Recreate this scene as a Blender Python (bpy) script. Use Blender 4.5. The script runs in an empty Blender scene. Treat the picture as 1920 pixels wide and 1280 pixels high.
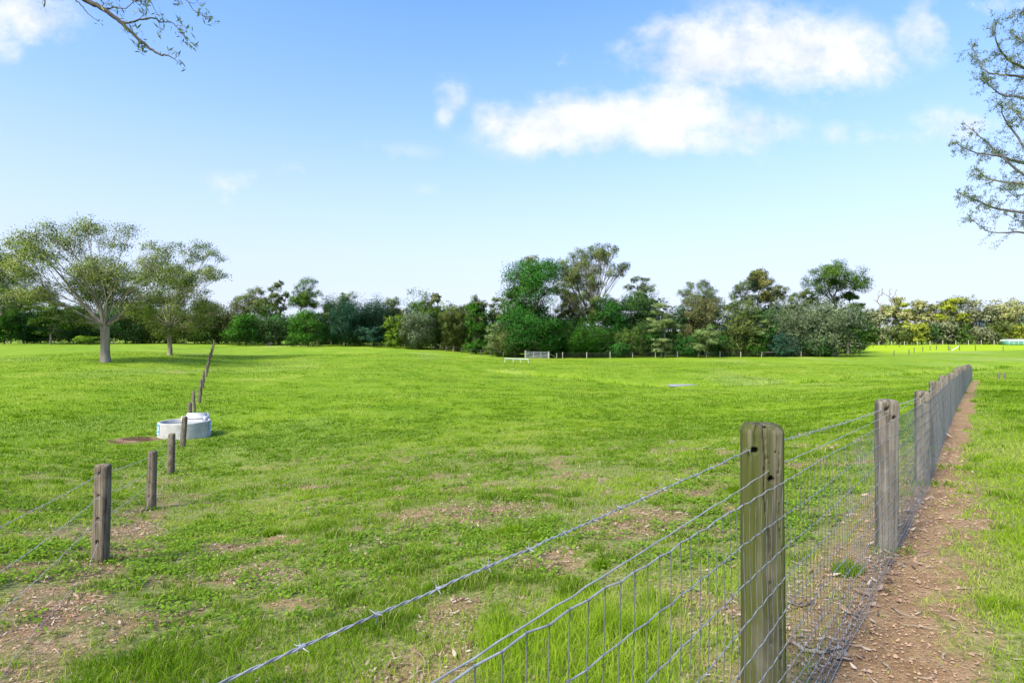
import bpy, math, random
import numpy as np
C = bpy.context.scene.collection
S = bpy.context.scene
# ------------------------------------------------------------------ camera, world, sun, exposure
EYE = 1.68
F = 1066.67
cd = bpy.data.cameras.new('camera'); cam = bpy.data.objects.new('camera', cd); C.objects.link(cam)
cam.location = (0, 0, EYE); cam.rotation_euler = (math.radians(90), 0, 0)
cd.lens = 20.0; cd.sensor_width = 36.0; cd.clip_start = 0.05; cd.clip_end = 20000
S.camera = cam
S.view_settings.view_transform = 'Standard'; S.view_settings.look = 'None'
S.view_settings.exposure = 1.5; S.view_settings.gamma = 1.0
SUN_EL, SUN_AZ = math.radians(44), math.radians(-140)      # azimuth clockwise from +Y
sdir = np.array([math.sin(SUN_AZ)*math.cos(SUN_EL), math.cos(SUN_AZ)*math.cos(SUN_EL), math.sin(SUN_EL)])
sl = bpy.data.lights.new('sun', 'SUN'); sl.energy = 2.75; sl.angle = math.radians(18); sl.color = (1, .92, .78)
so = bpy.data.objects.new('sun', sl); C.objects.link(so)
from mathutils import Vector
so.rotation_euler = Vector(-sdir).to_track_quat('-Z', 'Y').to_euler(); so.location = (0, 0, 60)

class NT:
    """tiny node helper"""
    def __init__(s, tree): s.t = tree; s.n = tree.nodes; s.l = tree.links
    def new(s, typ, **kw):
        n = s.n.new(typ)
        for k, v in kw.items(): setattr(n, k, v)
        return n
    def put(s, inp, v):
        if isinstance(v, bpy.types.NodeSocket): s.l.new(v, inp)
        else: inp.default_value = v
    def math(s, op, a, b=None, clamp=False):
        n = s.new('ShaderNodeMath', operation=op); n.use_clamp = clamp
        s.put(n.inputs[0], a)
        if b is not None: s.put(n.inputs[1], b)
        return n.outputs[0]
    def noise(s, vec, scale, detail=3, rough=.5, dist=0):
        n = s.new('ShaderNodeTexNoise'); s.put(n.inputs['Vector'], vec)
        n.inputs['Scale'].default_value = scale; n.inputs['Detail'].default_value = detail
        n.inputs['Roughness'].default_value = rough; n.inputs['Distortion'].default_value = dist
        return n.outputs[0]
    def ramp(s, fac, stops):
        n = s.new('ShaderNodeValToRGB'); s.put(n.inputs[0], fac); e = n.color_ramp.elements
        while len(e) < len(stops): e.new(.5)
        for i, (p, c) in enumerate(stops):
            e[i].position = p; e[i].color = (c, c, c, 1) if not hasattr(c, '__len__') else (*c, 1)
        return n.outputs[0]
    def mix(s, fac, a, b, blend='MIX'):
        n = s.new('ShaderNodeMix', data_type='RGBA', blend_type=blend)
        s.put(n.inputs[0], fac)
        s.put(n.inputs[6], a if isinstance(a, bpy.types.NodeSocket) else (*a, 1))
        s.put(n.inputs[7], b if isinstance(b, bpy.types.NodeSocket) else (*b, 1))
        return n.outputs[2]
    def comb(s, x, y, z):
        n = s.new('ShaderNodeCombineXYZ')
        for i, v in enumerate((x, y, z)): s.put(n.inputs[i], v)
        return n.outputs[0]
    def scalev(s, vec, sc):
        n = s.new('ShaderNodeVectorMath', operation='MULTIPLY'); s.put(n.inputs[0], vec); n.inputs[1].default_value = sc
        return n.outputs[0]
    def attr(s, name):
        n = s.new('ShaderNodeAttribute'); n.attribute_name = name; return n
    def bump(s, h, strength=.5, dist=.02):
        n = s.new('ShaderNodeBump'); n.inputs['Strength'].default_value = strength; n.inputs['Distance'].default_value = dist
        s.put(n.inputs['Height'], h); return n.outputs[0]

# world: physical sky with a few cumulus clouds placed by sky direction
w = bpy.data.worlds.new('World'); S.world = w; w.use_nodes = True
N = NT(w.node_tree); N.n.clear()
sky = N.new('ShaderNodeTexSky', sky_type='NISHITA'); sky.sun_disc = False
sky.sun_elevation = SUN_EL; sky.sun_rotation = SUN_AZ; sky.air_density = 1.0; sky.dust_density = 0.6; sky.ozone_density = 2.2
tc = N.new('ShaderNodeTexCoord'); sep = N.new('ShaderNodeSeparateXYZ'); N.l.new(tc.outputs['Generated'], sep.inputs[0])
X, Y, Z = sep.outputs
Yc = N.math('MAXIMUM', N.math('ABSOLUTE', Y), .12)
U = N.math('DIVIDE', X, Yc); V = N.math('DIVIDE', Z, Yc)
uv = N.comb(U, V, Y)
wob1 = N.noise(uv, 7, 7, .62); wob2 = N.noise(N.scalev(uv, (1, 1.5, 1)), 3.1, 6, .62, .3)
wispy = N.noise(N.scalev(uv, (1.1, 1.6, 1)), 11, 6, .62)
mask = None
blobs = [(1330,95,150,62,1),(1420,82,150,72,1),(1530,105,130,70,1),(1610,125,90,40,.85),(1730,60,55,60,.6),(1225,92,50,30,.6),
 (1110,228,130,55,1),(1040,250,120,42,1),(1230,225,150,60,.95),(1300,262,160,34,.9),(1400,245,90,36,.95),(1290,185,80,40,.65),(930,228,45,40,.7),
 (845,178,32,34,.55),(835,215,22,26,.4),(1060,120,28,22,.35),(1785,235,90,34,.6),(1700,255,160,30,.4),(440,345,58,26,.34),(560,318,44,18,.32),(425,378,30,22,.22),
 (50,30,90,55,.9),(10,85,50,40,.5),(105,75,45,30,.35),(1575,252,40,25,.36),(1860,8,90,26,.5),(1480,300,300,26,.18),(730,285,90,24,.22),(740,175,50,22,.25),(790,355,34,16,.18)]
for (px, py, rx, ry, a) in blobs:
    u0, v0 = (px-960)/F, (640-py)/F
    du = N.math('DIVIDE', N.math('SUBTRACT', U, u0), rx/F); dv = N.math('DIVIDE', N.math('SUBTRACT', V, v0), ry/F)
    d2 = N.math('ADD', N.math('MULTIPLY', du, du), N.math('MULTIPLY', dv, dv))
    g = N.math('MULTIPLY', N.math('POWER', 2.718, N.math('MULTIPLY', d2, -1.15)), a)
    mask = g if mask is None else N.math('MAXIMUM', mask, g)
front = N.math('GREATER_THAN', Y, .02)
back = N.ramp(N.noise(tc.outputs['Generated'], 3.0, 6, .6), [(.52, 0.), (.72, .7)])
mask = N.math('MULTIPLY', mask, front)
nz = N.math('ADD', N.math('MULTIPLY', wob1, .6), N.math('MULTIPLY', wob2, .55))
nz = N.math('ADD', nz, N.math('MULTIPLY', wispy, .5))           # about .8 mean
den = N.math('ADD', mask, N.math('MULTIPLY', N.math('SUBTRACT', nz, .83), 2.9))
den = N.math('MULTIPLY', N.ramp(den, [(.08, 0.), (.38, .36), (.92, 1.)]), N.ramp(mask, [(.04, 0.), (.3, 1.)]))
den = N.math('MAXIMUM', den, N.math('MULTIPLY', back, N.math('SUBTRACT', 1., front)))
SKY = .101
# pale horizon air
hz = N.ramp(N.math('ABSOLUTE', Z), [(0., 1.), (.10, .86), (.24, .52), (.36, .25), (.55, .04)])
skyc = N.mix(1., sky.outputs[0], N.mix(hz, (.64, 1.0, 1.38), (.98, .90, 1.05)), 'MULTIPLY')
skyc = N.mix(N.math('MULTIPLY', hz, .95), skyc, (2.72, 3.02, 3.7))
shade = N.ramp(wob1, [(.36, (2.75, 3.0, 3.5)), (.56, (3.75, 3.75, 3.85))])
final = N.mix(N.math('MULTIPLY', den, .90), skyc, shade)
bg = N.new('ShaderNodeBackground'); N.l.new(final, bg.inputs[0]); bg.inputs[1].default_value = SKY
ow = N.new('ShaderNodeOutputWorld'); N.l.new(bg.outputs[0], ow.inputs[0])

# ------------------------------------------------------------------ helpers
def rng(s): return np.random.default_rng(s)
def hash2(ix, iy, seed):
    h = (ix.astype(np.int64)*374761393 + iy.astype(np.int64)*668265263 + seed*2147483647) & 0xffffffff
    h = ((h ^ (h >> 13))*1274126177) & 0xffffffff
    return ((h ^ (h >> 16)) & 0xffff)/65535.0
def vnoise(x, y, seed=0):
    ix = np.floor(x); iy = np.floor(y); fx = x-ix; fy = y-iy
    fx = fx*fx*(3-2*fx); fy = fy*fy*(3-2*fy)
    a = hash2(ix, iy, seed); b = hash2(ix+1, iy, seed); c = hash2(ix, iy+1, seed); d = hash2(ix+1, iy+1, seed)
    return (a*(1-fx)+b*fx)*(1-fy)+(c*(1-fx)+d*fx)*fy
def fbm(x, y, seed=0, o=4):
    x = np.asarray(x, float); y = np.asarray(y, float)
    t = 0; a = .5; s = 0
    for i in range(o):
        t = t+a*vnoise(x*2**i+i*17.3, y*2**i-i*9.1, seed+i); s += a; a *= .55
    return t/s
def sm(x, a, b):
    t = np.clip((np.asarray(x, float)-a)/(b-a), 0, 1); return t*t*(3-2*t)

def mesh_obj(name, V, faces, mat, parent=None, smooth=False, attrs=None, fmats=None):
    """V (n,3); faces = list of (k, m) int arrays with k = 3 or 4 corners -> (m,k)"""
    me = bpy.data.meshes.new(name)
    V = np.ascontiguousarray(V, dtype=np.float32)
    me.vertices.add(len(V)); me.vertices.foreach_set('co', V.ravel())
    fl = [np.asarray(f) for f in faces if len(f)]
    loops = np.concatenate([f.ravel() for f in fl]).astype(np.int32)
    sizes = np.concatenate([np.full(len(f), f.shape[1]) for f in fl])
    starts = np.concatenate([[0], np.cumsum(sizes)[:-1]]).astype(np.int32)
    me.loops.add(len(loops)); me.loops.foreach_set('vertex_index', loops)
    me.polygons.add(len(sizes)); me.polygons.foreach_set('loop_start', starts)
    if smooth: me.polygons.foreach_set('use_smooth', np.ones(len(sizes), bool))
    if attrs:
        for k, a in attrs.items():
            at = me.attributes.new(k, 'FLOAT', 'POINT'); at.data.foreach_set('value', np.asarray(a, np.float32))
    for m in (mat if isinstance(mat, (list, tuple)) else [mat]): me.materials.append(m)
    if fmats is not None: me.polygons.foreach_set('material_index', np.asarray(fmats, np.int32))
    me.update(calc_edges=True)
    o = bpy.data.objects.new(name, me); C.objects.link(o)
    if parent is not None: o.parent = parent
    return o
def tag(o, label=None, cat=None, group=None, kind=None):
    for k, v in (('label', label), ('category', cat), ('group', group), ('kind', kind)):
        if v: o[k] = v
    return o
def thing(name, loc, label, cat, group=None, rz=0):
    o = bpy.data.objects.new(name, None); C.objects.link(o); o.location = loc; o.rotation_euler = (0, 0, rz)
    o.empty_display_size = .2
    return tag(o, label, cat, group)

class MB:
    """collects verts / faces"""
    def __init__(s): s.V = []; s.q = []; s.t = []; s.n = 0
    def add(s, V, q=None, t=None):
        V = np.asarray(V, float).reshape(-1, 3)
        if q is not None and len(q): s.q.append(np.asarray(q)+s.n)
        if t is not None and len(t): s.t.append(np.asarray(t)+s.n)
        s.V.append(V); s.n += len(V); return s
    def box(s, c, size, rz=0, rx=0):
        x, y, z = np.array(size)/2
        P = np.array([(i, j, k) for k in (-z, z) for (i, j) in ((-x, -y), (x, -y), (x, y), (-x, y))])
        if rx: cr, sr = math.cos(rx), math.sin(rx); P = P@np.array([[1, 0, 0], [0, cr, sr], [0, -sr, cr]])
        cz, sz = math.cos(rz), math.sin(rz); P = P@np.array([[cz, sz, 0], [-sz, cz, 0], [0, 0, 1]])
        return s.add(P+np.array(c), [(0, 3, 2, 1), (4, 5, 6, 7), (0, 1, 5, 4), (1, 2, 6, 5), (2, 3, 7, 6), (3, 0, 4, 7)])
    def segs(s, A, B, ra, rb, sides=5):
        """independent frustums A->B"""
        A = np.asarray(A, float).reshape(-1, 3); B = np.asarray(B, float).reshape(-1, 3)
        n = len(A); ra = np.broadcast_to(ra, n); rb = np.broadcast_to(rb, n)
        d = B-A; d = d/np.maximum(np.linalg.norm(d, axis=1, keepdims=True), 1e-9)
        up = np.where(np.abs(d[:, 2:3]) > .9, np.array([[1., 0, 0]]), np.array([[0, 0, 1.]]))
        u = np.cross(d, up); u /= np.linalg.norm(u, axis=1, keepdims=True); v = np.cross(d, u)
        ang = np.arange(sides)*2*math.pi/sides
        ring = u[:, None, :]*np.cos(ang)[None, :, None]+v[:, None, :]*np.sin(ang)[None, :, None]
        P = np.concatenate([A[:, None]+ring*ra[:, None, None], B[:, None]+ring*rb[:, None, None]], 1)
        k = np.arange(sides); k2 = (k+1) % sides
        f = np.stack([k, k2, k2+sides, k+sides], 1)[None]+np.arange(n)[:, None, None]*2*sides
        return s.add(P.reshape(-1, 3), f.reshape(-1, 4))
    def tube(s, P, r, sides=6, cap=True):
        """connected tube along polyline"""
        P = np.asarray(P, float); n = len(P); r = np.broadcast_to(r, n)
        d = np.gradient(P, axis=0); d /= np.maximum(np.linalg.norm(d, axis=1, keepdims=True), 1e-9)
        ref = np.array([0, 0, 1.]) if abs(d[0, 2]) < .9 else np.array([1., 0, 0])
        us = []
        u = np.cross(d[0], ref); u /= np.linalg.norm(u)
        for i in range(n):
            u = u-d[i]*np.dot(u, d[i]); u /= max(np.linalg.norm(u), 1e-9); us.append(u.copy())
        us = np.array(us); vs = np.cross(d, us)
        ang = np.arange(sides)*2*math.pi/sides
        Q = P[:, None]+(us[:, None]*np.cos(ang)[None, :, None]+vs[:, None]*np.sin(ang)[None, :, None])*r[:, None, None]
        k = np.arange(sides); k2 = (k+1) % sides
        f = np.stack([k, k2, k2+sides, k+sides], 1)[None]+np.arange(n-1)[:, None, None]*sides
        base = s.n
        s.add(Q.reshape(-1, 3), f.reshape(-1, 4))
        if cap:
            s.add(np.array([P[0], P[-1]]))
            s.t.append(np.stack([k2+base, k+base, np.full(sides, s.n-2)], 1)); s.t.append(np.stack([k+base+(n-1)*sides, k2+base+(n-1)*sides, np.full(sides, s.n-1)], 1))
        return s
    def build(s, name, mat, parent=None, smooth=False, attrs=None):
        return mesh_obj(name, np.concatenate(s.V), [np.concatenate(s.q) if s.q else [], np.concatenate(s.t) if s.t else []], mat, parent, smooth, attrs)

def PX(px, y): return (px-960)/F*y                       # world X of a photo column at depth y
def PZ(py, y): return EYE-(py-640)/F*y

# ------------------------------------------------------------------ terrain shape
FD = np.array([math.sin(math.radians(39.7)), math.cos(math.radians(39.7))])     # direction of the mesh fence
FN = np.array([FD[1], -FD[0]])                                                  # to its right
P1 = np.array([1.068, 2.2])
ctl = []
for (px, y, d) in [(1478,2.2,1.68),(1675,4.6,1.68),(1742,7.5,1.86),(1766,10.7,1.98),(1780,13.7,2.03),(1795,19,2.12),(1803,25,2.28),(1812,35,2.66),(1821,46,3.1),
  (189,5.9,2.27),(283,10.1,2.97),(320,14.2,3.3),(342,18.6,3.42),(360,28,3.5),(375,40,3.4),(390,60,3.0),(400,90,1.9),(405,130,.6),
  (200,60,2.15),(316,75,1.65),(0,60,2.2),(0,90,1.3),(0,130,.5),(0,30,3.1),(0,12,2.8),(0,6,2.15),(-500,20,2.8),(-500,60,2.2),
  (600,150,.65),(600,120,1.0),(600,90,2.0),(600,60,3.0),(600,40,3.5),(600,20,3.4),(600,12,3.0),(600,6,2.25),(700,3.2,1.9),(100,3.2,1.9),
  (775,130,1.1),(850,118,1.9),(920,108,2.7),(960,100,2.9),(960,64,3.5),(960,38,3.6),(960,21,3.2),(960,10.7,2.6),(960,5,2.0),
  (1200,9.8,2.4),(1200,5,1.9),(1300,20,3.0),(1300,35,3.7),(1275,50,3.9),(1300,80,3.4),(1300,108,2.9),(1450,60,3.6),(1450,15,2.5),
  (1575,108,2.85),(1600,60,3.5),(1600,40,3.5),(1600,25,2.85),(1600,12,2.1),(1650,180,1.1),(1900,180,1.0),(1900,120,1.9),(1750,120,2.4),(1900,75,3.2),(1870,55,3.75),(1790,55,3.5),
  (1900,46,3.12),(1900,35,2.66),(1900,25,2.28),(1900,12,2.0),(1900,5,1.7),(2300,46,3.1),(2300,20,2.2),(2300,5,1.7),(2400,100,2.2),
  (1000,300,1.0),(200,300,.5),(1800,400,1.0),(1000,900,0.),(-500,300,.5),(2600,400,1)]:
    ctl.append((PX(px, y), y, -d))
for a in range(0, 360, 45):
    ctl.append((.9*math.cos(math.radians(a)), .9*math.sin(math.radians(a)), -1.68))
for a in (180, 225, 270, 315, 0):
    for r in (6, 40, 300): ctl.append((r*math.cos(math.radians(a)), r*math.sin(math.radians(a)), -1.7))
ctl = np.array(ctl)
def emb(x, y):
    r = np.maximum(np.hypot(x, y), .5)
    return np.stack([2.2*x/r, 2.2*y/r, .8*np.log(r)], -1)
E = emb(ctl[:, 0], ctl[:, 1])
def ker(d2): return np.sqrt(d2+.04)
D2 = ((E[:, None]-E[None])**2).sum(-1)
NE = len(E); A_ = np.zeros((NE+1, NE+1)); A_[:NE, :NE] = -ker(D2)+np.eye(NE)*.015; A_[NE, :NE] = 1; A_[:NE, NE] = 1
W = np.linalg.solve(A_, np.append(ctl[:, 2], 0)); W0 = W[-1]; W = W[:-1]
def seg_dist(x, y, P):
    best = np.full(np.shape(x), 1e9)
    for (a, b) in zip(P[:-1], P[1:]):
        ax, ay = a; dx, dy = b[0]-ax, b[1]-ay
        t = np.clip(((x-ax)*dx+(y-ay)*dy)/(dx*dx+dy*dy), 0, 1)
        best = np.minimum(best, np.hypot(x-ax-t*dx, y-ay-t*dy))
    return best
GUL = [(PX(930, 66), 66), (PX(1040, 62), 62), (PX(1150, 55), 55), (PX(1275, 50), 50), (PX(1400, 51), 51), (PX(1560, 56), 56), (PX(1720, 66), 66), (PX(1900, 78), 78)]
POND = None
def H(x, y):
    x = np.asarray(x, float); y = np.asarray(y, float); sh = x.shape
    xf, yf = x.ravel(), y.ravel(); out = np.empty(len(xf))
    for i in range(0, len(xf), 20000):
        e = emb(xf[i:i+20000], yf[i:i+20000])
        d2 = ((e[:, None]-E[None])**2).sum(-1)
        out[i:i+20000] = -ker(d2)@W
    out = out+W0+EYE
    r = np.hypot(xf, yf)
    am = sm(r, 4, 60)
    out += (fbm(xf/9, yf/9, 3, 3)-.5)*.22*am+(fbm(xf/2.3, yf/2.3, 8, 2)-.5)*.07*sm(r, 3, 25)
    out += (fbm(xf/.6, yf/.6, 18, 3)-.5)*.05*(1-sm(r, 10, 40))
    gd = seg_dist(xf, yf, GUL)
    out -= .50*np.exp(-(gd/1.5)**2)*sm(r, 20, 45)
    if POND is not None:
        pq = np.sqrt(((xf-POND[0])/1.9)**2+((yf-POND[1])/2.7)**2); k = 1-sm(pq, .75, 1.3); out = out*(1-k)+POND[2]*k
    return out.reshape(sh)
def Hs(x, y): return float(H(np.array([x]), np.array([y]))[0])
yy = np.geomspace(1.2, 400, 3000)
def hit(px, py):
    x = PX(px, yy); z = PZ(py, yy); below = z < H(x, yy)
    i = int(np.argmax(below)) if below.any() else len(yy)-1
    return float(x[i]), float(yy[i])

a_, b_ = hit(1275, 722); POND = (a_, b_, Hs(a_, b_))
# ------------------------------------------------------------------ bare-soil map
L1 = np.array([-4.23, 5.86]); LD = np.array([-.513, 1.]); LD = LD/np.linalg.norm(LD); LN = np.array([LD[1], -LD[0]])
patches = []
for (px, py, rx, ry, a) in [(255,824,62,13,1.15),(860,962,220,32,.60),(1180,975,170,46,.56),(1000,1055,75,20,.75),(740,1215,40,14,.42),(980,1050,110,30,.22),
    (235,1040,60,30,.75),(330,940,60,22,.42),(110,1100,80,26,.42),(30,1240,50,24,.35),(40,960,90,18,.6),(480,1080,140,24,.6),(150,1000,120,30,.5),(560,1130,90,16,.5),(680,1150,60,14,.4),(1320,1240,90,50,.45),(1390,1150,130,50,.5),
    (1280,800,60,10,.2),(470,712,80,4,.4),(1100,880,150,16,.28),(560,1260,60,20,.4),(330,698,60,4,.45),(640,950,160,24,.25),(1570,1060,60,80,.5)]:
    x0, y0 = hit(px, py); xr, _ = hit(px+rx, py); _, yt = hit(px, max(py-ry, 646)); _, yb = hit(px, min(py+ry, 1400))
    patches.append((x0, y0, max(abs(xr-x0), .1), max((yt-yb)/2, .1), a))
def dirt(x, y):
    x = np.asarray(x, float); y = np.asarray(y, float)
    s = (x-P1[0])*FN[0]+(y-P1[1])*FN[1]; a = (x-P1[0])*FD[0]+(y-P1[1])*FD[1]
    n1 = fbm(x*1.3, y*1.3, 31, 4); n2 = fbm(x*5.5, y*5.5, 47, 3); n3 = fbm(x*.35, y*.35, 5, 3)
    wob = (n1-.5)*.55+(n2-.5)*.25
    al = sm(a, -6, -3)*(1-sm(a, 56, 60))
    strip = (1-sm(s+wob*.8, .16, .42))*sm(s, -.14, -.02)*al
    edge = .72*(1-sm(s+wob, .38, .95))*sm(s, 0, .1)*al*(.1+1.5*n2)*(1-.6*sm(a, 5, 14))
    left = .75*(1-sm(-s+wob, .15, .95))*(s < 0)*al*(1-sm(a, 4, 12))*(.3+1.2*n1)
    left2 = .35*(1-sm(-s+wob, .0, .4))*(s < 0)*al
    ls = np.abs((x-L1[0])*LN[0]+(y-L1[1])*LN[1]); la = (x-L1[0])*LD[0]+(y-L1[1])*LD[1]
    lf = (1-sm(ls+wob*1.1, .05, .62))*(.72-.5*sm(la, 2, 12))*(.1+1.6*n2)*(1-sm(la, 25, 50))
    d = np.maximum.reduce([strip, edge, left, left2, lf])
    for (x0, y0, rx, ry, am) in patches:
        q = np.sqrt(((x-x0)/rx)**2+((y-y0)/ry)**2)
        d = np.maximum(d, am*(1-sm(q+wob*1.3, .35, 1.15))*(.35+1.25*n2))
    r = np.hypot(x, y)
    spots = sm(fbm(x*1.9, y*1.9, 77, 4), .50, .70)*.60*(1-sm(r, 9, 30))*sm(n3, .3, .55)*(1-.6*(s > .3))
    return np.clip(np.maximum(d, spots), 0, 1)

# ------------------------------------------------------------------ materials
def newmat(name):
    m = bpy.data.materials.new(name); m.use_nodes = True; n = NT(m.node_tree); n.n.clear()
    n.out = n.new('ShaderNodeOutputMaterial'); return m, n
def principled(n, col, rough=.7, metal=0., normal=None, spec=.3):
    b = n.new('ShaderNodeBsdfPrincipled'); n.put(b.inputs['Base Color'], col if isinstance(col, bpy.types.NodeSocket) else (*col, 1))
    n.put(b.inputs['Roughness'], rough); n.put(b.inputs['Metallic'], metal); b.inputs['Specular IOR Level'].default_value = spec
    if normal is not None: n.put(b.inputs['Normal'], normal)
    n.l.new(b.outputs[0], n.out.inputs[0]); return b
def leafmat(name, dark, light, trans=.35, gloss=.0, warm=None, soft=False):
    m, n = newmat(name)
    t = n.attr('tint').outputs['Fac']
    col = n.ramp(t, [(0., dark), (1., light)] if warm is None else [(0., dark), (.62, light), (1., warm)])
    d = n.new('ShaderNodeBsdfDiffuse'); n.put(d.inputs[0], col)
    tr = n.new('ShaderNodeBsdfTranslucent'); n.put(tr.inputs[0], n.mix(1., col, (1.05, 1.15, .55), 'MULTIPLY'))
    if soft:
        nm = n.new('ShaderNodeVectorMath', operation='NORMALIZE'); n.l.new(n.attr('leafdir').outputs['Vector'], nm.inputs[0])
        n.l.new(nm.outputs[0], d.inputs['Normal']); n.l.new(nm.outputs[0], tr.inputs['Normal'])
    mx = n.new('ShaderNodeMixShader'); mx.inputs[0].default_value = trans
    n.l.new(d.outputs[0], mx.inputs[1]); n.l.new(tr.outputs[0], mx.inputs[2]); o = mx.outputs[0]
    if gloss:
        g = n.new('ShaderNodeBsdfGlossy'); g.inputs['Roughness'].default_value = .45; g.inputs[0].default_value = (1, 1, 1, 1)
        m2 = n.new('ShaderNodeMixShader'); m2.inputs[0].default_value = gloss
        n.l.new(o, m2.inputs[1]); n.l.new(g.outputs[0], m2.inputs[2]); o = m2.outputs[0]
    n.l.new(o, n.out.inputs[0]); return m
def barkmat(name, c1, c2, scale=3.):
    m, n = newmat(name); tc = n.new('ShaderNodeTexCoord')
    v = n.scalev(tc.outputs['Object'], (1, 1, .25)); f = n.noise(v, scale, 5, .6, .4)
    col = n.ramp(f, [(.32, c1), (.62, c2)])
    principled(n, col, .85, normal=n.bump(f, .6, .05)); return m
def woodmat(name, c_dark, c_mid, c_light, moss=None, moss_amt=.5):
    m, n = newmat(name); tc = n.new('ShaderNodeTexCoord'); oi = n.new('ShaderNodeObjectInfo')
    off = n.new('ShaderNodeVectorMath', operation='ADD'); n.l.new(tc.outputs['Object'], off.inputs[0])
    n.put(off.inputs[1], n.comb(n.math('MULTIPLY', oi.outputs['Random'], 9.), n.math('MULTIPLY', oi.outputs['Random'], 5.), 0.))
    v = off.outputs[0]
    g = n.noise(n.scalev(v, (60, 60, 1.6)), 1, 5, .62, .35); g2 = n.noise(n.scalev(v, (16, 16, .9)), 1, 3, .5, .6)
    blot = n.noise(v, 5, 4, .6)
    col = n.ramp(g, [(.28, c_dark), (.47, c_mid), (.72, c_light)])
    col = n.mix(n.math('MULTIPLY', n.ramp(g2, [(.38, 1.), (.5, 0.)]), .6), col, c_dark)
    col = n.mix(n.math('MULTIPLY', n.ramp(blot, [(.5, 0.), (.7, 1.)]), .35), col, c_light)
    if moss:
        mm = n.math('MULTIPLY', n.ramp(n.noise(n.scalev(v, (13, 13, 1.3)), 1, 4, .6, .5), [(.40, 0.), (.60, 1.)]), moss_amt)
        col = n.mix(mm, col, n.mix(g, tuple(x*.45 for x in moss), moss))
    crack = n.ramp(n.noise(n.scalev(v, (38, 38, .7)), 1, 3, .5, .3), [(.27, 1.), (.33, 0.)])
    col = n.mix(n.math('MULTIPLY', crack, .8), col, (.02, .018, .014))
    h = n.math('SUBTRACT', g, n.math('MULTIPLY', crack, 1.3))
    principled(n, col, .9, normal=n.bump(h, .8, .006), spec=.15); return m
def plainmat(name, col, rough=.6, metal=0., var=.15, scale=8., bump=.0, spec=.4):
    m, n = newmat(name); tc = n.new('ShaderNodeTexCoord'); f = n.noise(tc.outputs['Object'], scale, 5, .6)
    c = n.ramp(f, [(.3, tuple(x*(1-var) for x in col)), (.7, tuple(min(1, x*(1+var)) for x in col))])
    principled(n, c, rough, metal, n.bump(f, bump, .01) if bump else None, spec); return m

M = {}
M['post'] = woodmat('weathered_wood', (.045, .036, .026), (.145, .122, .092), (.30, .265, .21))
M['post_brown'] = woodmat('brown_weathered_wood', (.045, .034, .022), (.13, .102, .07), (.29, .24, .17))
M['post_moss'] = woodmat('mossy_weathered_wood', (.024, .024, .015), (.075, .07, .045), (.20, .18, .125), (.085, .10, .016), .85)
M['galv'] = plainmat('galvanised_wire', (.33, .335, .34), .5, .3, .3, 30.)
M['stay'] = plainmat('dull_stay_wire', (.17, .175, .17), .6, .2, .3, 30.)
M['oldwire'] = plainmat('old_fence_wire', (.36, .34, .31), .6, .3, .25, 30.)
M['concrete'] = plainmat('pale_concrete', (.40, .39, .36), .85, 0, .25, 3., .4)
M['plastic'] = plainmat('white_slatted_cover', (.56, .57, .58), .5, 0, .08, 5.)
M['gatesteel'] = plainmat('gate_steel', (.55, .58, .6), .4, .3, .1, 5.)
M['whitepaint'] = plainmat('weathered_white_paint', (.72, .73, .72), .5, 0, .1, 5.)
M['stick_blue'] = plainmat('blue_sticker', (.02, .30, .62), .4, 0, .1, 5.)
M['stick_white'] = plainmat('white_sticker_print', (.75, .8, .82), .4, 0, .05, 5.)
M['shed'] = plainmat('green_tarp', (.10, .26, .20), .5, 0, .2, 3.)
M['roofing'] = plainmat('pale_roofing', (.55, .6, .57), .5, .1, .1, 3.)
M['bark_pale'] = barkmat('pale_gum_bark', (.12, .09, .065), (.33, .275, .215), 1.6)
M['bark_grey'] = barkmat('grey_bark', (.075, .063, .052), (.20, .175, .15), 2.)
M['bark_dark'] = barkmat('dark_bark', (.045, .036, .03), (.14, .115, .095), 3.)
M['bark_red'] = barkmat('reddish_bark', (.13, .07, .05), (.30, .20, .15), 2.)
m, n = newmat('puddle_water'); tcx = n.new('ShaderNodeTexCoord')
principled(n, (.42, .40, .36), .22, 0, n.bump(n.noise(tcx.outputs['Object'], 6, 3), .08, .02), 1.); M['puddle'] = m
m, n = newmat('trough_water'); tcx = n.new('ShaderNodeTexCoord')
principled(n, (.10, .13, .13), .08, 0, n.bump(n.noise(tcx.outputs['Object'], 9, 3), .1, .02), .9); M['water'] = m

# ground
m, n = newmat('paddock_ground'); geo = n.new('ShaderNodeNewGeometry'); P = geo.outputs['Position']
dr = n.attr('dirt').outputs['Fac']; fa = n.attr('far').outputs['Fac']; dk = n.attr('manure').outputs['Fac']; vivid_strip = n.attr('vivid_strip').outputs['Fac']
n1 = n.noise(P, 2.2, 6, .65); n2 = n.noise(P, 22, 6, .7); n3 = n.noise(P, 90, 4, .7)
soil = n.ramp(n1, [(.25, (.18, .10, .045)), (.5, (.31, .19, .092)), (.75, (.40, .275, .155))])
soil = n.mix(n.math('MULTIPLY', n.ramp(n2, [(.35, 1.), (.55, 0.)]), .5), soil, (.13, .075, .042))
soil = n.mix(n.ramp(n3, [(.55, 0.), (.70, .8)]), soil, (.47, .37, .26))
soil = n.mix(n.math('MULTIPLY', n.ramp(n.noise(P, 45, 3, .6), [(.36, 1.), (.46, 0.)]), .6), soil, (.12, .07, .04))
soil = n.mix(n.math('MULTIPLY', dk, 1.6, True), soil, n.mix(n2, (.03, .016, .01), (.17, .09, .05)))
thatch = n.ramp(n2, [(.34, (.075, .08, .022)), (.5, (.20, .215, .06)), (.70, (.35, .33, .14))])
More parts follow.
